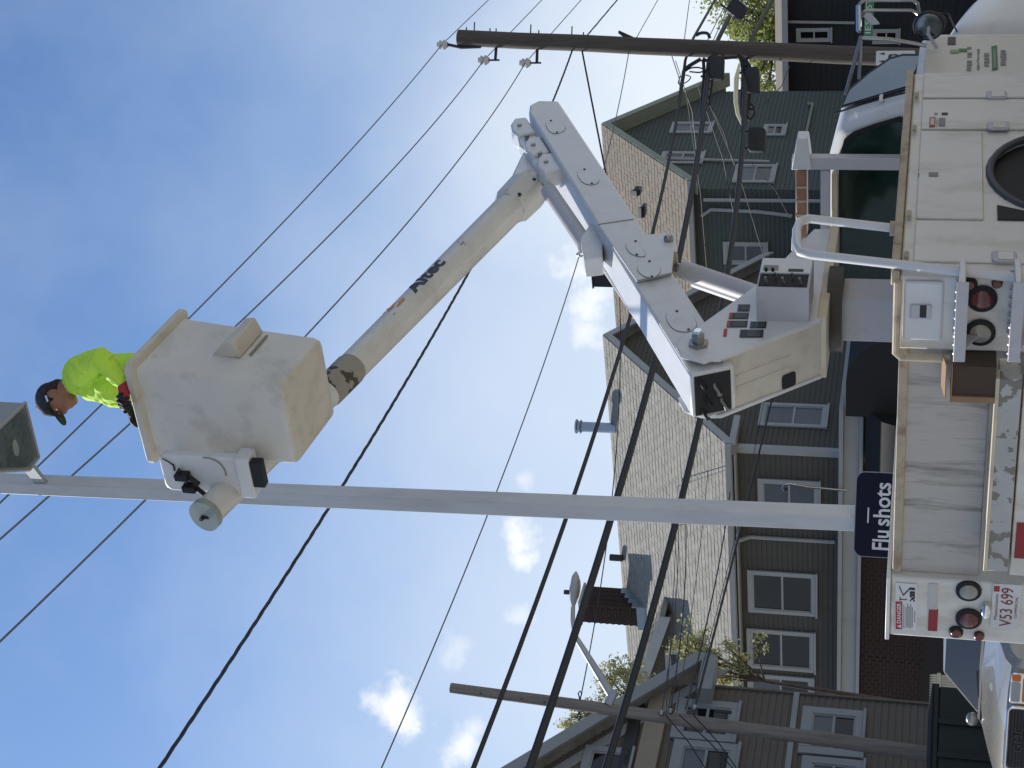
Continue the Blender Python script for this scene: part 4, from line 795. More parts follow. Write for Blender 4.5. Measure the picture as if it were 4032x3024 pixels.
    MB().tbox(-.47, -.35, -1.28, -1.01, 5.07, 5.16).build('mount_shelf', WHITE2, MT, bev=.01); MB().tbox(-.47, -.41, -1.20, -1.03, 5.00, 5.07).build('rubber_stop', DARK, MT, bev=.006)
    MB().tube(arc(T(-.455, -1.12, 5.33), SD, Zup, .10, R_(-100), R_(10), 12), .004, 6).build('cable_guard', DECG, MT)
    for b, z in ((-1.14, 5.45), (-1.22, 5.42)):
        m = MB(); m.tbox(-.51, -.45, b - .02, b + .02, z, z + .08); m.tube([T(-.48, b, z), T(-.51, b, z - .04), T(-.51, b - .03, z - .07)], .016, 8); m.tube([T(-.48, b + .02, z + .05), T(-.48, b + .05, z + .05)], .01, 8); m.build('control_valve', DARK, MT, bev=.004)
    MB().tube([T(-.46, -1.04, 5.60), T(-.46, -1.08, 5.54), T(-.46, -1.12, 5.54)], .005, 6).build('hose', DARK, MT)
    return TR
TRUCK = bucket_truck()

# cardboard box on the rear step
def cardboard_box():
    z0 = PA(3924, 1470, -.12).z; z1 = PA(3752, 1470, -.12).z; bl = loc(PA(3850, 1560, -.14))[1]; br = loc(PA(3850, 1380, .02))[1]
    R = root('cardboard_box', S(-.1, (bl + br) / 2, z0), TH, 'open brown cardboard box on the truck bumper beside the tail lamps', 'box')
    MB().sbox(-.138, .02, bl, br, z0 + .002, z1).build('carton', CARD_SHADED, R, smooth=False)
    MB().sbox(-.15, .03, bl - .035, bl - .001, z0 + .002, z1 + .01).build('flap', CARD, R, smooth=False); MB().sbox(-.16, .0, bl - .03, br, z1 + .001, z1 + .006).build('flap', CARD, R, smooth=False)
    MB().prism([S(-.14, bl - .02, z1 + .03), S(-.02, bl - .02, z1 + .05), S(-.02, br, z1 + .05), S(-.14, br, z1 + .03)], (0, 0, .005)).build('flap', CARD, R, smooth=False)
cardboard_box()

# ================================================================== street furniture
POLEW = M('white_pole_paint', '#b3b6ba', .5, var=.05, scale=2, dirt='#8b8d8e', dscale=2.4, damt=.55, stretch=(1, 1, .3))
def light_pole():
    Yp = 11.8; P0 = PY(3350, 2040, Yp); P1 = PY(0, 1903, Yp); d = (P1 - P0); d = d / d.z
    base = P0 - d * P0.z; topP = P0 + d * (9.9 - P0.z)
    R = root('light_pole', base, 0, 'tall white square light pole behind the bucket', 'light pole')
    e1 = Vector((.80, -.60, 0)); e2 = Vector((.60, .80, 0)); mb = MB()
    vs = []
    for P, h in ((base, .068), (topP, .058)): vs += [P + e1 * h * s + e2 * h * t for s, t in ((1, 1), (-1, 1), (-1, -1), (1, -1))]
    mb.add(vs, [[0, 1, 2, 3], [4, 5, 6, 7]] + [[i, (i + 1) % 4, 4 + (i + 1) % 4, 4 + i] for i in range(4)]); mb.build('shaft', POLEW, R, bev=.008)
    MB().wbox(base.x - .16, base.x + .16, base.y - .16, base.y + .16, .0, .03).build('base_plate', POLEW, R, bev=.004)
    hp_ = base + d * .55; MB().prism(rrect(hp_ - e2 * .0685 - e1 * .04, e1, Zup, .08, .14, .01), e2 * -.004).build('hand_hole_cover', POLEW, R, smooth=False)
    # shoebox head seen from below
    LH = M('lamp_head_grey', '#8b9092', .5, var=.06)
    z0 = 0
    c = [(133, 1577), (148, 1834), (112, 1854), (-40, 1856), (-75, 1640)]
    zb = PY(80, 1700, 11.2).z
    q = [PZ(x, y, zb) for x, y in ((100, 1577), (150, 1810), (108, 1856))]
    # rectangular head: near corner, right end, back
    A = PZ(96, 1584, zb); B = PZ(150, 1800, zb); ax1 = (A - B); ax1.z = 0; L1 = ax1.length; ax1.normalize(); ax2 = Vector((-ax1.y, ax1.x, 0)); ax2 = ax2 if ax2.y < 0 else -ax2
    W2 = .62; ax2 = PZ(0, 1676, zb) - A; ax2.z = 0; ax2.normalize(); L3 = PZ(114, 1850, zb); foot = [B, A, A + (PZ(0, 1676, zb) - A) * 1.5, L3 + (PZ(0, 1857, zb) - L3) * 1.35, L3]
    HD = MB().prism(foot, (0, 0, .26)).build('lamp_head', LH, R, bev=.012)
    LENS = M('lamp_lens', '#4d564f', .1, var=.5, scale=6, spec=.8, coat=.6, dirt='#23282a', dscale=5, damt=.8); k = .045
    fc = sum(foot, Vector()) / 5; ins = [p + (fc - p) * .14 for p in foot]; MB().prism([p - Zup * .012 for p in ins], (0, 0, .011)).build('lens', LENS, HD, smooth=False)
    mb = MB()
    for i in range(5): mb.tube([foot[i] - Zup * .006, foot[(i + 1) % 5] - Zup * .006], .012, 6)
    mb.build('door_frame', LH, HD)
    cc = fc; MB().ell(cc - Zup * .014, (ax1 * .07, ax2 * .04, Zup * .012)).build('bulb', M('bulb_glass', '#7a827e', .15), HD)
    pl = base + d * (zb + .13); MB().prism([pl + Vector((0, -.03, -.05)), pl + Vector((0, .03, -.05)), pl + Vector((0, .03, .05)), pl + Vector((0, -.03, .05))], (cc - pl) * .55 + Zup * 0).build('arm', LH, R, smooth=False)
    # bracketed sign
    Ys = Yp - .13; sg = [PY(x, y, Ys) for x, y in ((3520, 2200), (3520, 1862), (3372, 1862))]
    wdt = (sg[1] - sg[0]).length; ztop = sg[2].z; h_ = .62; e = Vector((sg[1].x - sg[0].x, 0, 0)).normalized(); P = Vector((sg[0].x, Ys, ztop - h_)); n = Vector((0, -1, 0))
    SG = root('pole_sign', Vector((P.x + wdt / 2, Ys, P.z)), 0, 'navy sign reading Flu shots on the white light pole', 'sign')
    NV = M('sign_navy', '#0d1226', .6, var=.05, scale=3, spec=.15); TX = M('sign_white', '#b9bcc4', .5)
    MB().prism(rrect(P + n * -.012, e, Zup, wdt, h_, .06, 6), n * .010).build('rim', M('sign_rim', '#7d8490', .5), SG, smooth=False)
    MB().prism(rrect(P + e * .006 + Zup * .006, e, Zup, wdt - .012, h_ - .012, .056, 6), n * .004).build('panel', NV, SG, smooth=False)
    tw = wdt - .125
    for wd, u0, u1 in (('Flu', 0, .29), ('shots', .36, 1)): text('lettering', wd, P + e * (.055 + tw * u0) + Zup * (h_ - .232) + n * .006, e, Zup, .155, TX, SG, width=tw * (u1 - u0), bold=.0025)
    MB().prism([P + e * (wdt * .40) + Zup * (h_ - .095) + n * .005, P + e * (wdt * .58) + Zup * (h_ - .095) + n * .005, P + e * (wdt * .58) + Zup * (h_ - .085) + n * .005, P + e * (wdt * .40) + Zup * (h_ - .085) + n * .005], n * .001).build('rule', TX, SG, smooth=False)
    for z in (.15, .5): MB().prism([P + e * (wdt * .45) + Zup * z + n * -.012, P + e * (wdt * .55) + Zup * z + n * -.012, P + e * (wdt * .55) + Zup * (z + .05) + n * -.012, P + e * (wdt * .45) + Zup * (z + .05) + n * -.012], n * -.07).build('bracket', STEEL, SG, smooth=False)
light_pole()

WOOD = M('weathered_pole_wood', '#524a42', .85, var=.25, scale=3, stretch=(6, 6, .35), bump=.5, bscale=14, dirt='#3d3630', dscale=4, damt=.7)
WOODL = M('grey_pole_wood', '#7d7770', .85, var=.22, scale=3, stretch=(6, 6, .35), bump=.5, bscale=14, dirt='#5b5146', dscale=4, damt=.7)
PORC = M('insulator_porcelain', '#b9bcc0', .25, var=.05, coat=.6)
def wpole(name, label, pt_, pb_, Yp, r0, r1, mat):
    A = PY(pt_[0], pt_[1], Yp); B = PY(pb_[0], pb_[1], Yp); d = (A - B) / (A.z - B.z); base = B - d * B.z
    R = root(name, base, 0, label, 'utility pole', None); n = 9
    MB().tube([base + d * (A.z * i / n) + Vector((random.uniform(-.01, .01), 0, 0)) for i in range(n + 1)], [r1 + (r0 - r1) * i / n for i in range(n + 1)], 18).build('shaft', mat, R, ang=60)
    return R, base, d, A
UP, ubase, ud_, utop = wpole('utility_pole', 'dark wooden utility pole carrying the insulators at the right', (1805, 148), (3300, 214), 30., .148, .165, WOOD)
def upx(x): # point on pole axis at photo column x
    f = lambda z: (ubase + ud_ * z)
    lo, hi = 0., utop.z
    for _ in range(40):
        m = (lo + hi) / 2; P = f(m); dd = P - CAM; k = F / dd.dot(fw); xx = 2016 + k * dd.dot(LX)
        if xx > x: lo = m
        else: hi = m
    return f(lo)
for k, (x, y, ax_) in enumerate(((1743, 176, 1815), (1905, 237, 1938), (2068, 248, 2098))):
    P = PY(x, y, 30.); Q = upx(ax_ + 8)
    m = MB(); I = MB().tube([P + Zup * -.10, P + Zup * -.03, P, P + Zup * .05, P + Zup * .07, P + Zup * .1], [.05, .10, .06, .09, .05, .055], 12).build('insulator', PORC, UP)
    if k == 0: m.tube([P - Zup * .1, Q + Vector((-.18, 0, .02)), Q + Vector((-.17, 0, -.35))], .03, 8)
    else: m.tube([P - Zup * .08, P - Zup * .3], .018, 8); m.tube([P - Zup * .22, Q + Vector((0, 0, -.05))], .028, 8)
    m.build('bracket_arm', DARKM, I)
for x in (1835, 1866, 1928, 1952, 2088, 2120, 2250, 2296):
    P = upx(x); MB().tube([P, P + Vector((.20 + .1 * (x % 3 == 0), 0, 0))], .012, 6).build('bolt', DARKM, UP)
P = upx(2466); MB().prism([P + Vector((.14, 0, .05)), P + Vector((.22, 0, .16)), P + Vector((.27, 0, .15)), P + Vector((.15, 0, -.12))], (0, .06, 0)).build('guy_hook', DARKM, UP, smooth=False)
LP, lbase, ld_, ltop = wpole('utility_pole', 'leaning grey wooden utility pole with street lamp at the near left', (1775, 2708), (3850, 2995), 27., .085, .125, WOODL)
def lpx(x):
    lo, hi = 0., ltop.z
    for _ in range(40):
        m = (lo + hi) / 2; P = lbase + ld_ * m; dd = P - CAM; xx = 2016 + F / dd.dot(fw) * dd.dot(LX)
        if xx > x: lo = m
        else: hi = m
    return lbase + ld_ * lo
for x in (1900, 2060, 2150): P = lpx(x); MB().tube([P - Vector((0, .1, 0)), P - Vector((0, .14, 0))], .012, 6).build('bolt', DARKM, LP)
for x in (2282,):
    P = lpx(x)
    for s in (1, -1): MB().tube([P + Vector((s * .10, 0, 0)), P + Vector((s * .2, 0, .03)), P + Vector((s * .24, 0, 0)), P + Vector((s * .2, 0, -.03)), P + Vector((s * .10, 0, 0))], .012, 6).build('eye_bolt', DARKM, LP)
for x, y in ((2605, 2808), (2640, 2800), (2735, 2786)): P = PY(x, y, 26.8); MB().sph(P, .05).build('cable_clamp', STEEL, LP)
P = PY(2880, 2805, 26.8); MB().tube([P, P + Zup * .25], .03, 8).build('cable_riser', DARKM, LP)

def street_lamp():
    A = PY(2412, 2742, 27.); B = PY(2290, 2545, 27.2); C = PY(2262, 2500, 27.25); D = PY(2255, 2440, 27.3); E = PY(2256, 2385, 27.35); H = PY(2262, 2300, 27.4)
    R = root('street_lamp', A, 0, 'grey cobra head street lamp on an arm from the left pole', 'street lamp'); LM = M('lamp_arm_grey', '#a9adb0', .45, metal=.2)
    MB().tube([A, B, C, D, E], [.075, .05, .042, .04, .038], 12).build('arm', LM, R)
    MB().tube([A + Vector((-.12, 0, .06)), A + Vector((.1, 0, -.02))], .08, 8).build('clamp', LM, R)
    d = (PY(2268, 2250, 27.4) - E); HD = MB().tube([E - d * .05, E + d * .15, E + d * .5, E + d * .85, E + d * 1.0], [.04, .10, .135, .10, .02], 16, squash=.62).build('head', M('lamp_head_pale', '#a9abac', .4), R)
    MB().ell(E + d * .5 - Zup * .05, (d * .33, Vector((0, .09, 0)), Zup * .05)).build('lens', M('street_lens', '#8c8071', .2, coat=.5), HD)
    P = E + d * .38 + Zup * .07; MB().tube([P, P + Zup * .1], .04, 10).build('photocell', DARKM, HD)
street_lamp()

# ------------------------------------------------------------------ wires
WBLK = M('black_cable', '#1a1c20', .6, var=.2, scale=20); WGRY = M('bare_wire', '#5b6068', .5, metal=.3)
def wire(name, px, Y0, zl, r, label, cat, mat=WBLK, ext=.7, extr=0., twist=False, group=None, n=44, right=None):
    """a hanging line: first photo point at depth Y0, last at height zl; the sag is fitted to the points between"""
    P0 = PY(px[0][0], px[0][1], Y0); P1 = PZ(px[-1][0], px[-1][1], zl); h = P1 - P0; h.z = 0; L_ = h.length; h.normalize(); nn = Vector((-h.y, h.x, 0))
    ts, zs = [], []
    for x, y in px:
        Q = onplane(x, y, P0, nn); ts.append((Q - P0).dot(h) / L_); zs.append(Q.z)
    c = np.polyfit(ts, zs, min(2, len(px) - 1)) if len(px) > 1 else [P0.z]
    tt = np.linspace(-extr, 1 + ext, n); pts = [P0 + h * (t * L_) + Zup * (float(np.polyval(c, t)) - P0.z) for t in tt]
    if right: pts = [PY(x, y, Y) for x, y, Y in right] + pts
    mb = MB()
    if twist:
        fine = []
        for i in range(len(pts) - 1):
            for q in range(5): fine.append(pts[i].lerp(pts[i + 1], q / 5))
        for ph in (0, 2.1, 4.2): mb.tube([p + Vector((0, math.cos(k * 1.3 + ph), math.sin(k * 1.3 + ph))) * r * .62 for k, p in enumerate(fine)], r * .62, 6)
    else: mb.tube(pts, r, 8)
    return mb.build(name, mat, None, ang=80, label=label, cat=cat, group=group)
wire('power_line', [(1743, 176), (1400, 556), (775, 1240), (400, 1604), (137, 1850), (0, 1960)], 30., 9.6, .009, 'topmost thin power line crossing the sky above the bucket', 'power line', WGRY, right=[(2130, -200, 44.), (1923, 0, 36.)])
wire('power_line', [(1905, 237), (957, 1258), (510, 1668), (300, 1859), (0, 2124)], 30., 8.95, .009, 'second power line from the top, passing behind the worker', 'power line', WGRY, right=[(2350, -200, 44.), (2133, 0, 36.)])
wire('power_line', [(2068, 248), (1230, 1294), (574, 1969), (0, 2525)], 30., 8.3, .009, 'third power line from the top, passing behind the bucket base', 'power line', WGRY, right=[(2500, -200, 44.), (2288, 0, 36.)])
wire('service_cable', [(2258, 195), (2225, 270), (2169, 410), (1887, 1002), (1567, 1550), (1303, 1996), (625, 3024)], 30., 7.0, .015, 'black twisted cable sagging across the sky behind the boom', 'cable', twist=True, right=[(2620, -200, 44.), (2430, 0, 36.), (2320, 130, 32.)])
wire('messenger_wire', [(2475, 200), (2434, 437), (2278, 1021), (1969, 1896), (1777, 2370), (1507, 3024)], 30., 6.6, .008, 'very thin wire between the twisted cable and the thick cables', 'wire', WGRY, right=[(2700, -150, 42.), (2590, 0, 35.)])
wire('guy_wire', [(2292, 200), (2340, 450), (2387, 690)], 30., 7.0, .016, 'dark wire dropping from the right pole past the boom elbow', 'wire', ext=.25)
wire('communication_cable', [(2698, 237), (2579, 875), (2488, 1240), (2288, 1859), (2160, 2224), (1868, 3024)], 30., 5.6, .026, 'upper of three thick black cables slanting across the roofs', 'cable', right=[(2960, -200, 42.), (2815, 0, 35.), (2730, 150, 31.)])
wire('communication_cable', [(2789, 237), (2680, 1039), (2579, 1458), (2433, 1841), (2351, 2224), (2096, 3024)], 30., 5.2, .044, 'middle of three thick black cables slanting across the roofs', 'cable', right=[(3010, -200, 42.), (2905, 0, 35.), (2830, 150, 31.)])
wire('communication_cable', [(2935, 237), (2862, 1094), (2761, 1640), (2698, 1896), (2625, 2187), (2452, 2843), (2379, 3024)], 30., 4.7, .042, 'lowest of three thick black cables slanting across the roofs', 'cable', right=[(3150, -200, 42.), (3040, 0, 35.), (2960, 150, 31.)])
wire('drop_cable', [(2285, 2790), (2335, 2380), (2395, 2130), (2425, 1900), (2440, 1400)], 27., 7.6, .010, 'thin drop cable from the left pole along the beige roof', 'cable', ext=.5)
for px, zl, r, lb in (([(2737, 2784), (2919, 2068), (3043, 1555)], 5.2, .022, 'thickest low cable running right from the left pole clamps'), ([(2700, 2790), (2790, 2420), (2855, 2080)], 5.9, .014, 'low cable just above the thickest one at the left pole'),
                  ([(2640, 2800), (2690, 2400), (2700, 2060)], 6.9, .012, 'low cable leaving the upper clamp of the left pole'), ([(2605, 2808), (2655, 2430), (2670, 2200)], 7.2, .010, 'thinnest low cable leaving the top clamp of the left pole')):
    wire('service_cable', px, 26.8, zl, r, lb, 'cable', ext=.9)
for px, zl, lb in (([(2622, 2806), (2645, 2450), (2662, 2100)], 7.1, 'faint upper wire crossing the beige roof near its eave'), ([(2665, 2798), (2722, 2420), (2765, 2080)], 6.3, 'faint lower wire crossing the beige roof near its eave'), ([(2722, 2788), (2870, 2220), (2965, 1800)], 5.4, 'thin wire crossing the beige upper windows beside the thickest low cable')):
    wire('service_cable', px, 26.8, zl, .007, lb, 'cable', ext=.6)
for k, (x1, y1, lb) in enumerate(((2780, 3030, 'upper service drop fanning left from the left pole clamps'), (2850, 3030, 'middle service drop fanning left from the left pole clamps'), (2830, 3040, 'lower service drop fanning left from the left pole clamps'))):
    A = PY(2620 + k * 55, 2815, 26.7); B = PY(x1 + 40 * k, y1, 25.5); MB().tube([A, (A + B) / 2 - Zup * .05, B, B + (B - A) * .4], .010, 6).build('service_drop', WBLK, None, label=lb, cat='cable')
for px, lb in (([(2512, 0), (2465, 190)], 0),): pass
for k, (a, b_, lb) in enumerate((((2715, 0), (2690, 190), 'thin wire rising right from the pole beside the cable boxes'), ((2865, 0), (2770, 190), 'upper of two thin wires rising right above the cable box'), ((2880, 0), (2795, 190), 'lower of two thin wires rising right above the cable box'))):
    A = PY(b_[0], b_[1], 30.); B = PY(a[0], a[1], 36.); MB().tube([A, B, B + (B - A) * .5], .009, 6).build('thin_wire', WGRY, None, label=lb, cat='wire')
for k, (pa, pb, lb) in enumerate((((2642, 210), (2680, 400), 'left slanting thin wire under the right pole top'), ((2700, 350), (2790, 1150), 'thin wire from the cable knot down across the green wall'), ((2780, 380), (2890, 650), 'slanting service wire across the green gable'))):
    A = PY(*pa, 30.); B = PY(*pb, 33.); MB().tube([A, (A + B) / 2 - Zup * .06, B], .009, 6).build('thin_wire', WBLK, None, label=lb, cat='wire')
for k, (pa, pb, lb) in enumerate((((2745, 330), (2900, 900), 'upper of the thin wires sagging across the green house windows'), ((2760, 330), (3010, 1020), 'steep thin wire running from the cable knot to the cab roof side'), ((2955, 640), (3110, 860), 'short dark wire falling across the green wall to the beacon bar'), ((3000, 420), (3110, 260), 'thin wire from the green house corner toward the dark house'), ((2660, 240), (2745, 620), 'thin wire just under the right pole crossing the green rake'))):
    A = PY(*pa, 29.8); B = PY(*pb, 32.); MB().tube([A, A.lerp(B, .5) - Zup * .10, B], .008, 6).build('thin_wire', WBLK, None, label=lb, cat='wire')
GN = [PA(x, y, 24.95) for x, y in ((3335, 1932), (3180, 1918), (3110, 1905), (3088, 1908), (3084, 1920), (3094, 1930))]
MB().tube(GN, [.03, .025, .025, .03, .05, .06], 8).build('gooseneck_lamp', CHROME, None, label='small silver gooseneck lamp on the white cornice beside the light pole', cat='lamp', origin=GN[0])
# cable bundle fittings beside the right pole
BOXM = M('black_plastic_box', '#202226', .6, var=.15, scale=8)
def splice(x0, y0, x1, y1, Y, label, tilt=0):
    c = PY((x0 + x1) / 2, (y0 + y1) / 2, Y); wd = abs(y1 - y0) * Y / F; ht = abs(x1 - x0) * Y / F; e = Vector((math.cos(tilt), 0, math.sin(tilt))); u = Vector((-math.sin(tilt), 0, math.cos(tilt)))
    R = root('cable_box', c - u * ht / 2, 0, label, 'cable box', 'black boxes on the cables by the right pole')
    MB().prism(rrect(c - e * wd / 2 - u * ht / 2 + Vector((0, -.13, 0)), e, u, wd, ht, min(wd, ht) * .22, 4), (0, .26, 0)).build('housing', BOXM, R, bev=.015)
    MB().prism([c - e * wd * .4 + u * ht * .02 - Vector((0, .135, 0)), c + e * wd * .4 + u * ht * .02 - Vector((0, .135, 0)), c + e * wd * .4 + u * ht * .06 - Vector((0, .135, 0)), c - e * wd * .4 + u * ht * .06 - Vector((0, .135, 0))], (0, .02, 0)).build('seam', DARKM, R, smooth=False)
    for s in (-.35, .35): MB().tube([c + e * wd * s + u * ht * .45, c + e * wd * s + u * (ht * .5 + .16)], .022, 8).build('hanger', DARK, R)
splice(2868, 8, 2935, 66, 31.5, 'black cable box to the right of the utility pole', R_(-35)); splice(2796, 226, 2850, 314, 29.6, 'upper black cable box just left of the utility pole', 0); splice(2940, 268, 2990, 368, 29.5, 'lower black cable box just left of the utility pole', R_(4)); splice(2948, 505, 3014, 598, 28.8, 'black cable box farthest left, in front of the green house', 0)
def bundle():
    P = PY(2780, 232, 29.7); R = root('cable_bundle', P, 0, 'tangle of looped black cables and spacers left of the right pole', 'cable bundle')
    for pts, r in (([(2760, 232), (2700, 270), (2690, 300), (2682, 350), (2672, 410)], .035), ([(2775, 228), (2780, 238), (2880, 226), (2915, 232), (2925, 300), (2920, 400), (2922, 480)], .03), ([(2905, 215), (2940, 245), (2955, 280), (2945, 330), (2950, 390), (2930, 480)], .035), ([(2770, 245), (2772, 300), (2765, 380), (2760, 470)], .03), ([(2805, 310), (2800, 360), (2790, 420)], .02), ([(2945, 400), (2965, 420), (2970, 450), (2950, 470), (2940, 450)], .022), ([(2740, 140), (2760, 130), (2785, 132), (2795, 150)], .03), ([(2700, 280), (2720, 268), (2750, 266), (2772, 275), (2755, 285), (2715, 282)], .014), ([(2678, 300), (2672, 330), (2700, 325), (2720, 305), (2700, 295)], .010)):
        pp = [PY(x, y, 29.6) for x, y in pts]; sm = [pp[0]]
        for i in range(len(pp) - 1):
            p0, p1, p2, p3 = pp[max(i - 1, 0)], pp[i], pp[i + 1], pp[min(i + 2, len(pp) - 1)]
            for t in (.2, .4, .6, .8, 1.): sm.append(.5 * ((2 * p1) + (p2 - p0) * t + (2 * p0 - 5 * p1 + 4 * p2 - p3) * t * t + (3 * p1 - p0 - 3 * p2 + p3) * t ** 3))
        MB().tube(sm, r, 8).build('cable_loop', WBLK, R)
    for x, y in ((2772, 318), (2768, 350), (2766, 385), (2920, 260), (2925, 330), (2925, 370), (2940, 430)):
        A = PY(x, y, 29.6); B = PY(x + 26, y + 1, 29.6); MB().tube([A, B], .022, 6).build('spacer', DARK, R)
    MB().tube([PY(x, y, 29.4) for x, y in ((2912, 250), (2899, 310), (2897, 400), (2905, 450), (2924, 495))], [.02, .045, .04, .035, .02], 10).build('cable_guard', M('pale_guard', '#d8d4b4', .5), R)
bundle()

# small street signs beyond the cab
def street_signs():
    SGN = M('street_sign_green', '#2f6f52', .4, var=.08); WT = M('street_sign_white', '#c6cac6', .4, var=.05)
    A = PY(3420, 150, 22.); B = PY(3420, -60, 22.); C = PY(3440, 150, 22.); base = Vector((B.x, 22.03, 0))
    R = root('street_name_sign', base, 0, 'green street name sign behind the truck mirror', 'sign'); MB().tube([base, Vector((base.x, 22.03, A.z + .1))], .03, 8).build('post', STEEL, R)
    zt = PY(3402, 100, 22.).z; zb = PY(3438, 100, 22.).z; e = Vector((1, 0, 0)); P = Vector((A.x, 22., zb)); w_ = B.x - A.x
    MB().prism([P, P + e * w_, P + e * w_ + Zup * (zt - zb), P + Zup * (zt - zb)], (0, .012, 0)).build('blade', SGN, R, smooth=False)
    text('lettering', 'IES', P + e * .06 + Zup * .028 + Vector((0, -.002, 0)), e, Zup, (zt - zb) * .9, WT, R, width=.17); text('lettering', 'ST', P + e * (.38) + Zup * .028 + Vector((0, -.002, 0)), e, Zup, (zt - zb) * .9, WT, R, width=.12)
    Y = 24.; A = PY(3500, 252, Y); zt = PY(3449, 225, Y).z; zb = A.z - .35; l = PY(3480, 255, Y).x; r_ = PY(3480, 200, Y).x; P = Vector((l, Y, zb)); h_ = zt - zb; w_ = r_ - l
    R = root('parking_sign', Vector(((l + r_) / 2, Y + .03, 0)), 0, 'white parking sign with a dark car symbol above the cab', 'sign'); MB().tube([((l + r_) / 2, Y + .04, 0), ((l + r_) / 2, Y + .04, zt)], .03, 8).build('post', STEEL, R)
    MB().prism(rrect(P, e, Zup, w_, h_, .02), (0, .012, 0)).build('panel', WT, R, smooth=False)
    n = Vector((0, -1, 0)); MB().prism(rrect(P + e * w_ * .25 + Zup * h_ * .42 + n * .001, e, Zup, w_ * .5, h_ * .26, .03), n * .002).build('symbol', DECK, R, smooth=False); MB().prism(rrect(P + e * w_ * .35 + Zup * h_ * .47 + n * .003, e, Zup, w_ * .3, h_ * .14, .02), n * .002).build('symbol', WT, R, smooth=False)
    for u in (.15, .7): MB().prism([P + e * w_ * u + Zup * h_ * .78 + n * .001, P + e * w_ * (u + .18) + Zup * h_ * .78 + n * .001, P + e * w_ * (u + .09) + Zup * h_ * .93 + n * .001], n * .002).build('arrow', DECK, R, smooth=False)
street_signs()

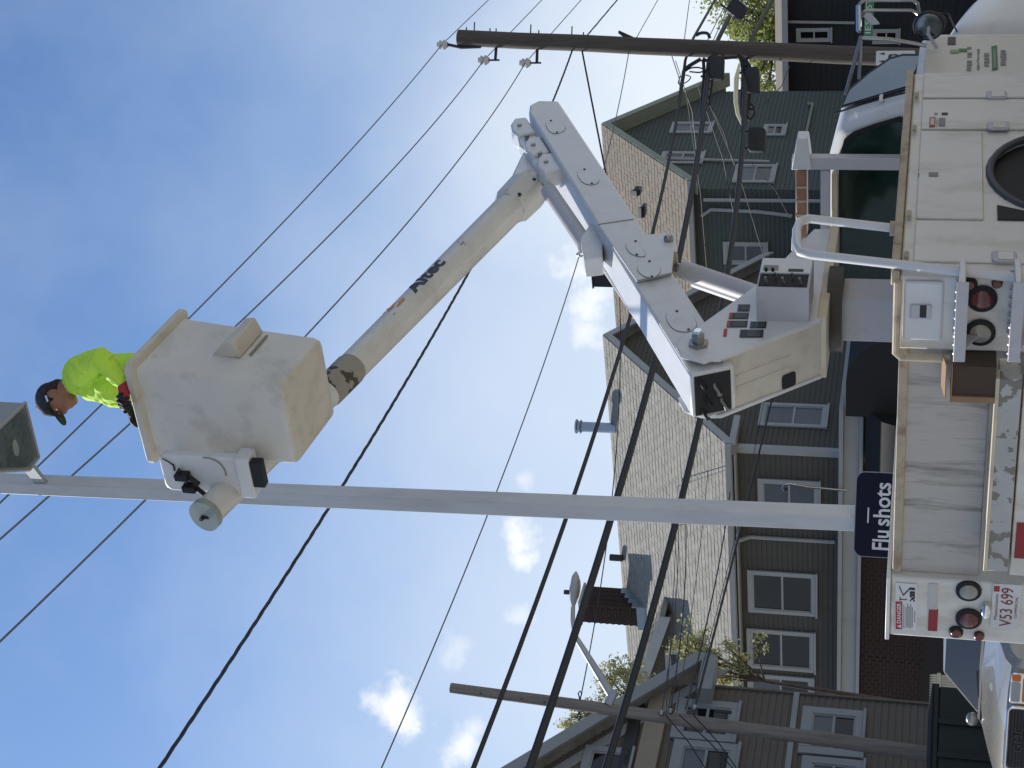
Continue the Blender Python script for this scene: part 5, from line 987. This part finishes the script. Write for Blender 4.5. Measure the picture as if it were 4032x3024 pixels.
# ================================================================== the worker in the bucket
def worker():
    SKIN = M('skin', '#8a5f4d', .55, var=.12, scale=14); HIVIS = M('hi_vis_shirt', '#bfe84c', .85, var=.08, scale=7, bump=.35, bscale=16); CAPM = M('cap_camouflage', '#23252c', .85, var=.5, scale=16, dirt='#4a4e58', dscale=12, damt=.7)
    BRIM = M('cap_brim', '#14161a', .8); HAIR = M('hair_dark', '#2b211b', .9, var=.3, scale=30); PANT = M('work_trousers', '#2b3040', .9); GLR = M('glove_red', '#a5303a', .8, var=.12, scale=12); GLB = M('glove_black', '#15161a', .75, var=.2); SHOE = M('boot_leather', '#3a2a1e', .7)
    q = lambda x, y, Y: PY(x, y, Y)
    Y0 = 9.02; floor = T(-.05, -.87, 4.89)
    W = root('person', floor, 0, 'worker in lime long sleeve shirt and dark cap leaning over the bucket rim', 'person')
    def remesh(o, vox, sm=6, disp=None):
        m = o.modifiers.new('r', 'REMESH'); m.mode = 'VOXEL'; m.voxel_size = vox; m.use_smooth_shade = True
        s = o.modifiers.new('s', 'SMOOTH'); s.factor = .5; s.iterations = sm
        if disp:
            tx = bpy.data.textures.new('folds', 'CLOUDS'); tx.noise_scale = disp[0]; tx.noise_depth = 2
            d = o.modifiers.new('d', 'DISPLACE'); d.texture = tx; d.strength = disp[1]; d.mid_level = .5; d.texture_coords = 'LOCAL'
        return o
    # head frame
    f = Vector((-.86, -.22, -.46)).normalized(); sdv = Vector((-.25, .97, 0)).normalized(); sdv = (sdv - f * sdv.dot(f)).normalized(); u = f.cross(sdv); u = u if u.z > 0 else -u
    hc = q(222, 1566, Y0)
    neck0 = q(300, 1500, Y0); neck1 = q(255, 1532, Y0)
    chest = q(360, 1480, Y0); waist = q(500, 1490, Y0); pel = Vector((floor.x + .05, Y0, floor.z + .88))
    sh_n = q(318, 1462, 8.84); el_n = q(398, 1412, 8.74); HPm = PA(512, 1566, -.325); wr_n = HPm + Vector((.075, .03, .062))
    sh_f = q(312, 1502, 9.2); el_f = q(420, 1545, 9.26); wr_f = q(520, 1600, 9.2); toe = Vector((0, 0, 0))
    legs = []
    for s in (-1, 1):
        hip = pel + Vector((0, s * .09, -.05)); kn = Vector((floor.x - .03, Y0 + s * .1, floor.z + .47)); an = Vector((floor.x + .02, Y0 + s * .1, floor.z + .09)); legs.append((hip, kn, an))
    # body: one continuous skin
    b = MB()
    b.ell(hc, (f * .098, sdv * .076, u * .112)); b.ell(hc + f * .035 - u * .055, (f * .066, sdv * .056, u * .062)); b.ell(hc + f * .06 - u * .095, (f * .032, sdv * .034, u * .024))
    b.ell(hc + f * .098 - u * .02, (f * .024, sdv * .014, u * .024)); b.ell(hc + f * .086 - u * .0, (f * .016, sdv * .012, u * .035))      # nose
    b.ell(hc + f * .088 - u * .062, (f * .012, sdv * .024, u * .007)); b.ell(hc + f * .086 - u * .075, (f * .012, sdv * .022, u * .007))   # lips
    for s in (-1, 1): b.ell(hc + sdv * s * .078 - u * .012 - f * .005, (f * .022, sdv * .010, u * .034)); b.ell(hc + f * .080 + sdv * s * .032 + u * .022, (f * .012, sdv * .022, u * .010))
    b.capsule([hc - u * .06 - f * .03, neck1, neck0], [.058, .056, .064]); b.capsule([neck0, chest, waist, pel], [.07, .12, .12, .12])
    for A, B_, C_ in ((sh_n, el_n, wr_n), (sh_f, el_f, wr_f)): b.capsule([neck0.lerp(A, .7), A, B_, C_], [.05, .05, .04, .027])
    for hip, kn, an in legs: b.capsule([pel, hip, kn, an], [.1, .085, .055, .04]); b.capsule([an - Zup * .02, an + f * .12 + Vector((0, 0, -.03))], [.04, .035])
    # far hand: palm and fingers resting on the rim
    for k in range(4): p = wr_f + Vector((-.05, (k - 1.5) * .02, -.01)); b.capsule([wr_f, p, p + Vector((-.04, 0, -.01)), p + Vector((-.06, 0, -.035))], [.02, .012, .010, .009], 8)
    b.capsule([wr_f, wr_f + Vector((-.03, -.04, .0)), wr_f + Vector((-.05, -.05, -.02))], [.018, .012, .010], 8)
    body = remesh(b.build('body', SKIN, W), .006, 3)
    for s in (-1, 1):
        e_ = hc + f * .086 + sdv * s * .031 + u * .008; MB().ell(e_, (f * .008, sdv * .012, u * .006)).build('eye', DECW, body); MB().ell(e_ + f * .006, (f * .004, sdv * .005, u * .005)).build('iris', DARK, body)
    # hair and cap
    h = MB(); h.ell(hc - f * .012 + u * .006, (f * .096, sdv * .082, u * .100)); h.ell(hc - f * .05 - u * .035, (f * .055, sdv * .068, u * .05)); remesh(h.build('hair', HAIR, W), .007, 2)
    c = MB(); c.ell(hc + u * .035 - f * .004, (f * .108, sdv * .086, u * .095)); cap = c.build('cap', CAPM, W)
    bm = bmesh.new(); bm.from_mesh(cap.data); bmesh.ops.bisect_plane(bm, geom=bm.verts[:] + bm.edges[:] + bm.faces[:], plane_co=W.matrix_world.inverted() @ (hc + u * .028), plane_no=-(u * .97 + f * -.12), clear_outer=True); bm.to_mesh(cap.data); bm.free()
    sf = cap.modifiers.new('so', 'SOLIDIFY'); sf.thickness = .006
    br = []
    for t in np.linspace(-1.15, 1.15, 13): br.append(hc + u * .030 + f * (.098 * math.cos(t * .95)) + sdv * (.082 * math.sin(t)))
    outp = [hc + u * (.022 - .010 * math.cos(t)) + f * (.055 + .125 * math.cos(t * .9)) + sdv * (.080 * math.sin(t)) for t in np.linspace(-1.15, 1.15, 13)]
    MB().prism(br + outp[::-1], u * -.006).build('brim', BRIM, cap, smooth=False)
    MB().sph(hc + u * .132, .007).build('button', BRIM, cap); MB().prism([hc + sdv * -.081 + f * .04 + u * .03, hc + sdv * -.086 - f * .0 + u * .03, hc + sdv * -.086 + u * .018, hc + sdv * -.081 + f * .04 + u * .018], sdv * -.004).build('sunglasses_arm', CHROME, cap, smooth=False)
    # shirt
    s = MB(); bk = q(400, 1442, 9.0)
    s.capsule([neck0 + (neck1 - neck0) * .1, q(330, 1478, Y0), chest + Vector((0, 0, -.02)), q(430, 1492, Y0), waist, q(590, 1490, Y0)], [.066, .128, .150, .152, .150, .145], 16)
    s.ell(q(385, 1462, 9.02), (Vector((.13, 0, 0)), Vector((0, .20, 0)), Vector((0, 0, .15)))); s.ell(q(470, 1520, 9.02), (Vector((.13, 0, 0)), Vector((0, .18, 0)), Vector((0, 0, .16))))
    s.capsule([neck0, sh_f, el_f, wr_f.lerp(el_f, .12)], [.08, .084, .062, .044], 14)
    rf = random.Random(4)
    for k in range(16):                       # folds running from the armpit and shoulder down the side
        y_ = 1415 + rf.random() * 165; x_ = 300 + rf.random() * 150; yy = 8.84 + rf.random() * .06; A_ = q(x_, y_, yy); B2 = q(x_ + rf.uniform(30, 90), y_ + rf.uniform(-30, 45), yy); s.capsule([A_, A_.lerp(B2, .5) + Vector((0, -.012, 0)), B2], [.010, .020, .008], 8)
    torso = remesh(s.build('shirt', HIVIS, W), .007, 3, (.05, .022))
    s = MB()
    for k in range(13):
        t = .12 + k * .068; c_ = sh_n.lerp(el_n, t * 2) if t < .5 else el_n.lerp(wr_n, (t - .5) * 2); dr = ((el_n - sh_n) if t < .5 else (wr_n - el_n)).normalized(); dr = (dr + Vector((rf.uniform(-.5, .5), rf.uniform(-.5, .5), rf.uniform(-.5, .5)))).normalized(); o1 = dr.orthogonal().normalized(); rr_ = .083 - .046 * t; s.tube(arc(c_, o1, dr.cross(o1), rr_, rf.uniform(0, 3), rf.uniform(3.2, 6), 10), .011, 6)
    s.capsule([neck0.lerp(sh_n, .6), sh_n, sh_n.lerp(el_n, .5), el_n, el_n.lerp(wr_n, .5), wr_n.lerp(el_n, .10)], [.07, .082, .074, .066, .054, .042], 16); remesh(s.build('sleeve', HIVIS, torso), .006, 2, (.035, .014))
    MB().tube([neck0 + (neck1 - neck0) * .18 + f * 0, neck0 + (neck1 - neck0) * .30], [.070, .066], 18).build('collar', HIVIS, torso)
    # trousers and boots inside the bucket
    t_ = MB()
    for hip, kn, an in legs: t_.capsule([pel + Vector((0, 0, .06)), hip, kn, an + Zup * .03], [.135, .11, .075, .065])
    t_.ell(pel, (Vector((.15, 0, 0)), Vector((0, .17, 0)), Vector((0, 0, .12)))); remesh(t_.build('trousers', PANT, W), .012, 4)
    for hip, kn, an in legs: bt = MB(); bt.capsule([an + Zup * .06, an - Zup * .03, an + Vector((-.12, 0, -.045))], [.062, .055, .045]); remesh(bt.build('boot', SHOE, W), .01, 2)
    # gloved near hand gripping the rim: palm, four fingers over the edge, thumb inside
    g = MB(); hp = HPm + Zup * .035; back = (wr_n - hp).normalized()
    g.capsule([wr_n + back * .02, wr_n, hp + NB * .0], [.034, .033, .032], 12); g.ell(hp + NA * .005, (SD * .048, NA * .040, Zup * .024))
    remesh(g.build('glove', GLR, W), .006, 2)
    for k in range(4):
        o = SD * ((1.5 - k) * .024); ln = (.92, 1.05, 1.0, .82)[k]; fi = MB()
        fi.capsule([hp + o + NA * .02, hp + o + NA * (.055 * ln) + Zup * .006, hp + o + NA * (.075 * ln) - Zup * .03, hp + o + NA * (.062 * ln) - Zup * (.062 * ln)], [.0125, .0125, .0115, .0105], 10); fi.build('finger', GLB, W)
    th = MB(); th.capsule([hp - SD * .035, hp - SD * .055 + NA * .02 - Zup * .005, hp - SD * .058 + NA * .06 - Zup * .018], [.015, .014, .011], 10); th.build('thumb', GLB, W)
    fg = MB(); fg.capsule([wr_f + Vector((.03, 0, .03)), wr_f, wr_f + Vector((-.05, 0, -.01)), wr_f + Vector((-.095, 0, -.02))], [.036, .036, .034, .026]); 
    for k in range(4): p = wr_f + Vector((-.05, (k - 1.5) * .02, -.01)); fg.capsule([wr_f, p, p + Vector((-.04, 0, -.01)), p + Vector((-.062, 0, -.037))], [.024, .0155, .0135, .0125], 8)
    fg.capsule([wr_f, wr_f + Vector((-.03, -.04, .0)), wr_f + Vector((-.052, -.052, -.022))], [.022, .0155, .0135], 8)
    remesh(fg.build('glove', GLB, W), .0055, 1)
    MB().ell(hp + Zup * .016 + NA * .012, (SD * .042, NA * .022, Zup * .012)).build('knuckle_pad', GLB, W)
worker()

# ================================================================== parked pickup at the left
def parked_truck():
    F0_ = PY(3950, 2893, 18.); cf = Vector((-.40, -.917, 0)).normalized(); cr = Vector((-cf.y, cf.x, 0)); cr = cr if cr.x > 0 else -cr; O = Vector((F0_.x, F0_.y, 0))
    R = root('parked_pickup', O - cf * 2.2, 0, 'silver pickup with chrome grille parked beyond the bucket truck', 'pickup'); PA_ = M('silver_car_paint', '#94928a', .25, metal=.4, var=.03, coat=.8); GL = M('windshield_glass', '#182130', .12, var=.1, spec=.15)
    X = lambda s, l, z: O - cf * s + cr * l + Zup * z
    prof = [(0, .42), (0.02, .70), (.05, .775), (.18, .835), (.6, .90), (1.28, .985), (1.32, 1.0), (4.6, 1.0), (4.6, .42)]
    mb = MB(); rows = []
    for l, k in ((-.84, .90), (-.78, .97), (-.5, 1.0), (0, 1.012), (.5, 1.0), (.78, .97), (.84, .90)): rows.append([X(s + (.10 if abs(l) > .8 else (.04 if abs(l) > .7 else 0)), l, z * k if z > .6 else z) for s, z in prof])
    n = len(prof); m = len(rows); mb.add([p for r in rows for p in r], [[i * n + k, i * n + (k + 1) % n, (i + 1) * n + (k + 1) % n, (i + 1) * n + k] for i in range(m - 1) for k in range(n)] + [list(range(n)), list(range((m - 1) * n, m * n))]); mb.build('body', PA_, R, ang=28)
    # cab
    A = [X(1.30, s * .70, .97) for s in (-1, 1)]; B = [X(1.92, s * .55, 1.385) for s in (-1, 1)]; C = [X(2.9, s * .56, 1.39) for s in (-1, 1)]; D = [X(3.15, s * .72, .97) for s in (-1, 1)]
    cab = MB().add(A + B + C + D, [[0, 1, 3, 2], [2, 3, 5, 4], [4, 5, 7, 6], [0, 2, 4, 6], [1, 7, 5, 3], [0, 6, 7, 1]]).build('cab', PA_, R, bev=.05)
    nrm = (B[0] - A[0]).cross(A[1] - A[0]).normalized(); nrm = nrm if nrm.dot(cf) > 0 else -nrm
    g = lambda u, v: A[0].lerp(A[1], u).lerp(B[0].lerp(B[1], u), v) + nrm * .012
    MB().prism([g(.05, .05), g(.95, .05), g(.93, .93), g(.07, .93)], nrm * .004).build('windshield', GL, cab, smooth=False)
    for s in (0, 1):
        sg = (B[s] - A[s]).cross(D[s] - A[s]).normalized(); sg = sg if sg.dot(cr * (1 if s else -1)) > 0 else -sg
        MB().prism([A[s].lerp(D[s], .12) + Zup * .03 + sg * .012, A[s].lerp(D[s], .9) + Zup * .03 + sg * .012, C[s].lerp(B[s], .1) - Zup * .05 + sg * .012, B[s].lerp(C[s], .1) - Zup * .05 + sg * .012], sg * .004).build('side_window', GL, cab, smooth=False)
        q = X(1.55, (1 if s else -1) * .88, 1.05); MB().ell(q, (cr * .09, cf * .05, Zup * .07)).build('wing_mirror', PA_, R)
    for k in (-.3, .25): MB().tube([g(.5 + k, .02) + nrm * .02, g(.5 + k + .22, .10) + nrm * .02], .009, 6).build('wiper', DARK, cab)
    MB().prism([X(1.2, -.66, .965), X(1.3, -.68, .985), X(1.3, .68, .985), X(1.2, .66, .965)], Zup * .02).build('cowl', DARK, R, smooth=False)
    # front: grille with chrome surround, lamps, bumper
    P = X(-.03, -.36, .55); GR = MB().prism(rrect(P, cr, Zup, .72, .20, .05, 4), cf * .02).build('grille', DARKM, R, bev=.004); rr = rrect(P + cf * .02 - cr * .02 - Zup * .02, cr, Zup, .76, .24, .06, 5); MB().tube(rr + rr[:1], .018, 8).build('grille_surround', CHROME, GR)
    mb = MB()
    for k in range(6): mb.tube([P + cf * .022 + Zup * (.02 + k * .032) + cr * .03, P + cf * .022 + Zup * (.02 + k * .032) + cr * .69], .006, 6)
    mb.build('grille_bars', DARK, GR); text('lettering', 'GMC', P + cr * .20 + Zup * .06 + cf * .03, cr, Zup, .12, M('badge_grey', '#3a3a3e', .4, metal=.3), GR, width=.32)
    for s in (-1, 1):
        Q = X(-.005, s * .40 if s > 0 else -.76, .56); HL = MB().prism(rrect(Q, cr, Zup, .36, .20, .03, 4), cf * .02).build('headlight', CHROME, R, bev=.006)
        am = Q + cr * (.27 if s > 0 else .01) + Zup * .10; MB().prism(rrect(am, cr, Zup, .08, .09, .02), cf * .028).build('turn_signal', M('amber_signal', '#b8611f', .2, coat=.6), HL, bev=.004)
        MB().prism(rrect(Q + cr * (.03 if s > 0 else .10) + Zup * .10, cr, Zup, .23, .09, .02), cf * .026).build('headlamp_lens', M('headlamp_glass', '#8d9297', .08, coat=.8), HL, bev=.004)
        MB().prism(rrect(Q + cr * .03 + Zup * .015, cr, Zup, .29, .065, .025), cf * .026).build('parking_lens', M('amber_signal', '#b8611f', .2), HL, bev=.004)
    MB().prism([X(-.08, -.85, .34), X(-.08, .85, .34), X(.1, .86, .34), X(.1, -.86, .34)], Zup * .17).build('bumper', CHROME, R, bev=.03)
    for s_ in (.75, 3.7):
        for l in (-.76, .76): c = X(s_, l, .33); W_ = MB().tube([c - cr * .1, c - cr * .08, c + cr * .08, c + cr * .1], [.27, .33, .33, .27], 22).build('wheel', DARK, R); MB().tube([c - cr * .105, c + cr * .105], .18, 16).build('rim', GREYP, W_)
parked_truck()

# ================================================================== greenery
def tree(name, label, base, clumps, leafmat, nleaf, ls, group=None, trunk=.09, upward=.3, bark=None):
    R = root(name, base, 0, label, 'tree', group); bark = bark or M('bark', '#5a5046', .9, var=.25, scale=8); r = random.Random(len(label))
    cs = [c for c, _ in clumps]; cm = sum(cs, Vector()) / len(cs); fork = Vector((base.x * .5 + cm.x * .5, base.y * .5 + cm.y * .5, base.z + (min(c.z for c in cs) - base.z) * .97))
    mb = MB(); mb.tube([base, base.lerp(fork, .5) + Vector((.05, 0, 0)), fork], [trunk, trunk * .8, trunk * .6], 10)
    for c, rad in clumps:
        mid = fork.lerp(c, .5) + Vector((r.uniform(-.2, .2), r.uniform(-.2, .2), .15)) * rad; mb.tube([fork, mid, c], [trunk * .42, trunk * .28, trunk * .08], 6)
        for k in range(7):
            d = Vector((r.gauss(0, 1), r.gauss(0, 1), r.gauss(0, 1) + upward)).normalized() * rad * r.uniform(.6, 1.05); mb.tube([mid.lerp(c, r.random()), c + d * .5, c + d], [trunk * .13, trunk * .09, trunk * .04], 5)
    mb.build('trunk', bark, R, ang=70)
    lb = MB(); tot = sum(rad ** 2 for _, rad in clumps); vs = []; fs = []
    for c, rad in clumps:
        k_ = int(nleaf * rad ** 2 / tot); subs = [c + Vector((r.gauss(0, .5), r.gauss(0, .5), r.gauss(0, .5))) * rad for _ in range(9)]
        for k in range(k_):
            s_ = r.choice(subs); p = s_ + Vector((r.gauss(0, 1), r.gauss(0, 1), r.gauss(0, 1.25))) * rad * .20
            n = Vector((r.gauss(0, 1), r.gauss(0, 1), r.gauss(0, 1) + .5)).normalized(); a = n.orthogonal().normalized(); a = (Matrix.Rotation(r.uniform(0, 6.28), 3, n) @ a); b_ = n.cross(a); s1 = ls * r.uniform(.6, 1.3)
            i = len(vs); vs += [p - a * s1, p + b_ * s1 * .5 + n * s1 * .15, p + a * s1, p - b_ * s1 * .5 + n * s1 * .15]; fs.append([i, i + 1, i + 2, i + 3])
    lb.v = vs; lb.f = fs; lb.mi = [0] * len(fs); lb.build('crown', leafmat, R, smooth=False, recalc=False); return R
def leafm(name, c, tr=.35):
    m = M(name, c, .6, var=.35, scale=3); nt = m.node_tree; p = nt.nodes['Principled BSDF']; t = nt.nodes.new('ShaderNodeBsdfTranslucent'); mx = nt.nodes.new('ShaderNodeMixShader'); mx.inputs[0].default_value = tr
    nt.links.new(p.inputs['Base Color'].links[0].from_socket, t.inputs[0]); nt.links.new(p.outputs[0], mx.inputs[1]); nt.links.new(t.outputs[0], mx.inputs[2]); nt.links.new(mx.outputs[0], nt.nodes['Material Output'].inputs[0]); return m
LF1 = leafm('spring_leaf_yellow', (.42, .41, .19), .5); LF2 = leafm('spring_leaf_green', (.30, .34, .11), .5)
def cl(L_, Y, r): 
    rr = random.Random(11); return [(PY(x, y, Y + rr.uniform(-.8, .8) * r), r * k) for x, y, k in L_]
b1 = PY(3400, 2800, 34.5); b1.z = 0
tree('young_tree', 'young tree with pale yellow leaves in front of the beige house', b1, cl(((2700, 2535, .9), (2735, 2515, .8), (2665, 2545, .5), (2745, 2575, 1.), (2790, 2600, 1.), (2840, 2620, .9), (2880, 2560, .7), (2905, 2600, .8), (2790, 2650, .9), (2855, 2670, .8), (2985, 2535, .5), (2700, 2590, .6)), 34.5, .36), LF1, 2900, .04, 'young trees by the beige house', .06, 1.2)
b2 = PY(3400, 2880, 38.); b2.z = 0
tree('young_tree', 'pale leafed tree rising behind the left house roof ridge', b2, cl(((2420, 2680, 1.), (2450, 2640, .9), (2395, 2735, .9), (2490, 2665, .9), (2385, 2655, .6), (2470, 2720, .8), (2250, 2835, .6), (2285, 2850, .6), (2300, 2815, .7), (2330, 2790, .6), (2235, 2860, .5)), 38., .42), LF1, 2700, .045, 'young trees by the beige house', .06, .8)
b3 = PY(3300, 60, 78.); b3.z = 0
tree('leafy_tree', 'large light green tree rising over the dark house roof', b3, cl(((2950, 40, 1.2), (2990, 120, 1.2), (2930, 130, .8), (3020, 30, 1.3), (3030, 190, 1.1), (2990, 230, .8), (2890, 60, .8), (2950, -60, 1.3), (3010, 290, .8), (3030, 340, .7), (2985, 330, .5), (2860, -40, 1.0), (3040, 100, 1.3)), 78., 1.05), LF2, 6500, .12, None, .3, .3)
def dumpster():
    A = PY(3676, 2700, 25.); B = PY(3676, 3230, 24.); DG = M('dumpster_green', '#1b261f', .6, var=.18, scale=3, dirt='#1b2420', dscale=4, damt=.6); d = B - A; d.z = 0; L_ = d.length; d.normalize(); n = Vector((-d.y, d.x, 0)); n = n if n.y > 0 else -n; zt = A.z
    R = root('dumpster', Vector((A.x, A.y, 0)) + d * L_ / 2, 0, 'dark green metal dumpster behind the parked pickup', 'dumpster'); P = Vector((A.x, A.y, .12))
    MB().prism([P, P + d * L_, P + d * L_ + Zup * (zt - .2), P + Zup * (zt - .2)], n * 1.3).build('bin', DG, R, bev=.02); Q = P - n * .03 - d * .03 + Zup * (zt - .2)
    MB().prism([Q, Q + d * (L_ + .06), Q + d * (L_ + .06) + Zup * .07, Q + Zup * .07], n * 1.36).build('rim', DG, R, bev=.01)
    MB().prism([Q + Zup * .071, Q + d * (L_ + .06) + Zup * .071, Q + d * (L_ + .06) + n * 1.36 + Zup * .10, Q + n * 1.36 + Zup * .10], Zup * .03).build('lid', DARK, R, bev=.01)
    for k in range(1, 4): C_ = P + d * (L_ * k / 4) - n * .001; MB().prism([C_, C_ + d * .08, C_ + d * .08 + Zup * (zt - .2), C_ + Zup * (zt - .2)], n * -.04).build('rib', DG, R, bev=.006)
    for k in (.1, .9):
        C_ = Vector((A.x, A.y, .06)) + d * (L_ * k) + n * .3; MB().tube([C_ - d * .03, C_ + d * .03], .06, 14).build('caster', DARK, R)
dumpster()
def picket():  # cream pickets added to stand in for a sunlit patch
    A = PY(3685, 2660, 27.); B = PY(3660, 2800, 26.); zt = 1.47; e = (B - A); e.z = 0; L_ = e.length; e.normalize(); n = Vector((-e.y, e.x, 0)); R = root('sunlit_patch_fence', Vector((A.x, A.y, 0)), 0, 'short cream fence added for a sunlit patch beyond the parked pickup', 'fence'); CR = M('sunlit_patch_cream', '#d9cfae', .6, var=.08)
    k = 0
    while k * .075 < L_:
        P = Vector((A.x, A.y, 0)) + e * (k * .075); MB().prism([P, P + e * .055, P + e * .055 + Zup * (zt - .06), P + e * .027 + Zup * zt, P + Zup * (zt - .06)], n * .02).build('picket', CR, R, smooth=False); k += 1
    for z in (.4, 1.3): P = Vector((A.x, A.y, z)) + n * .021; MB().prism([P, P + e * L_, P + e * L_ + Zup * .06, P + Zup * .06], n * .03).build('rail', CR, R, smooth=False)
picket()
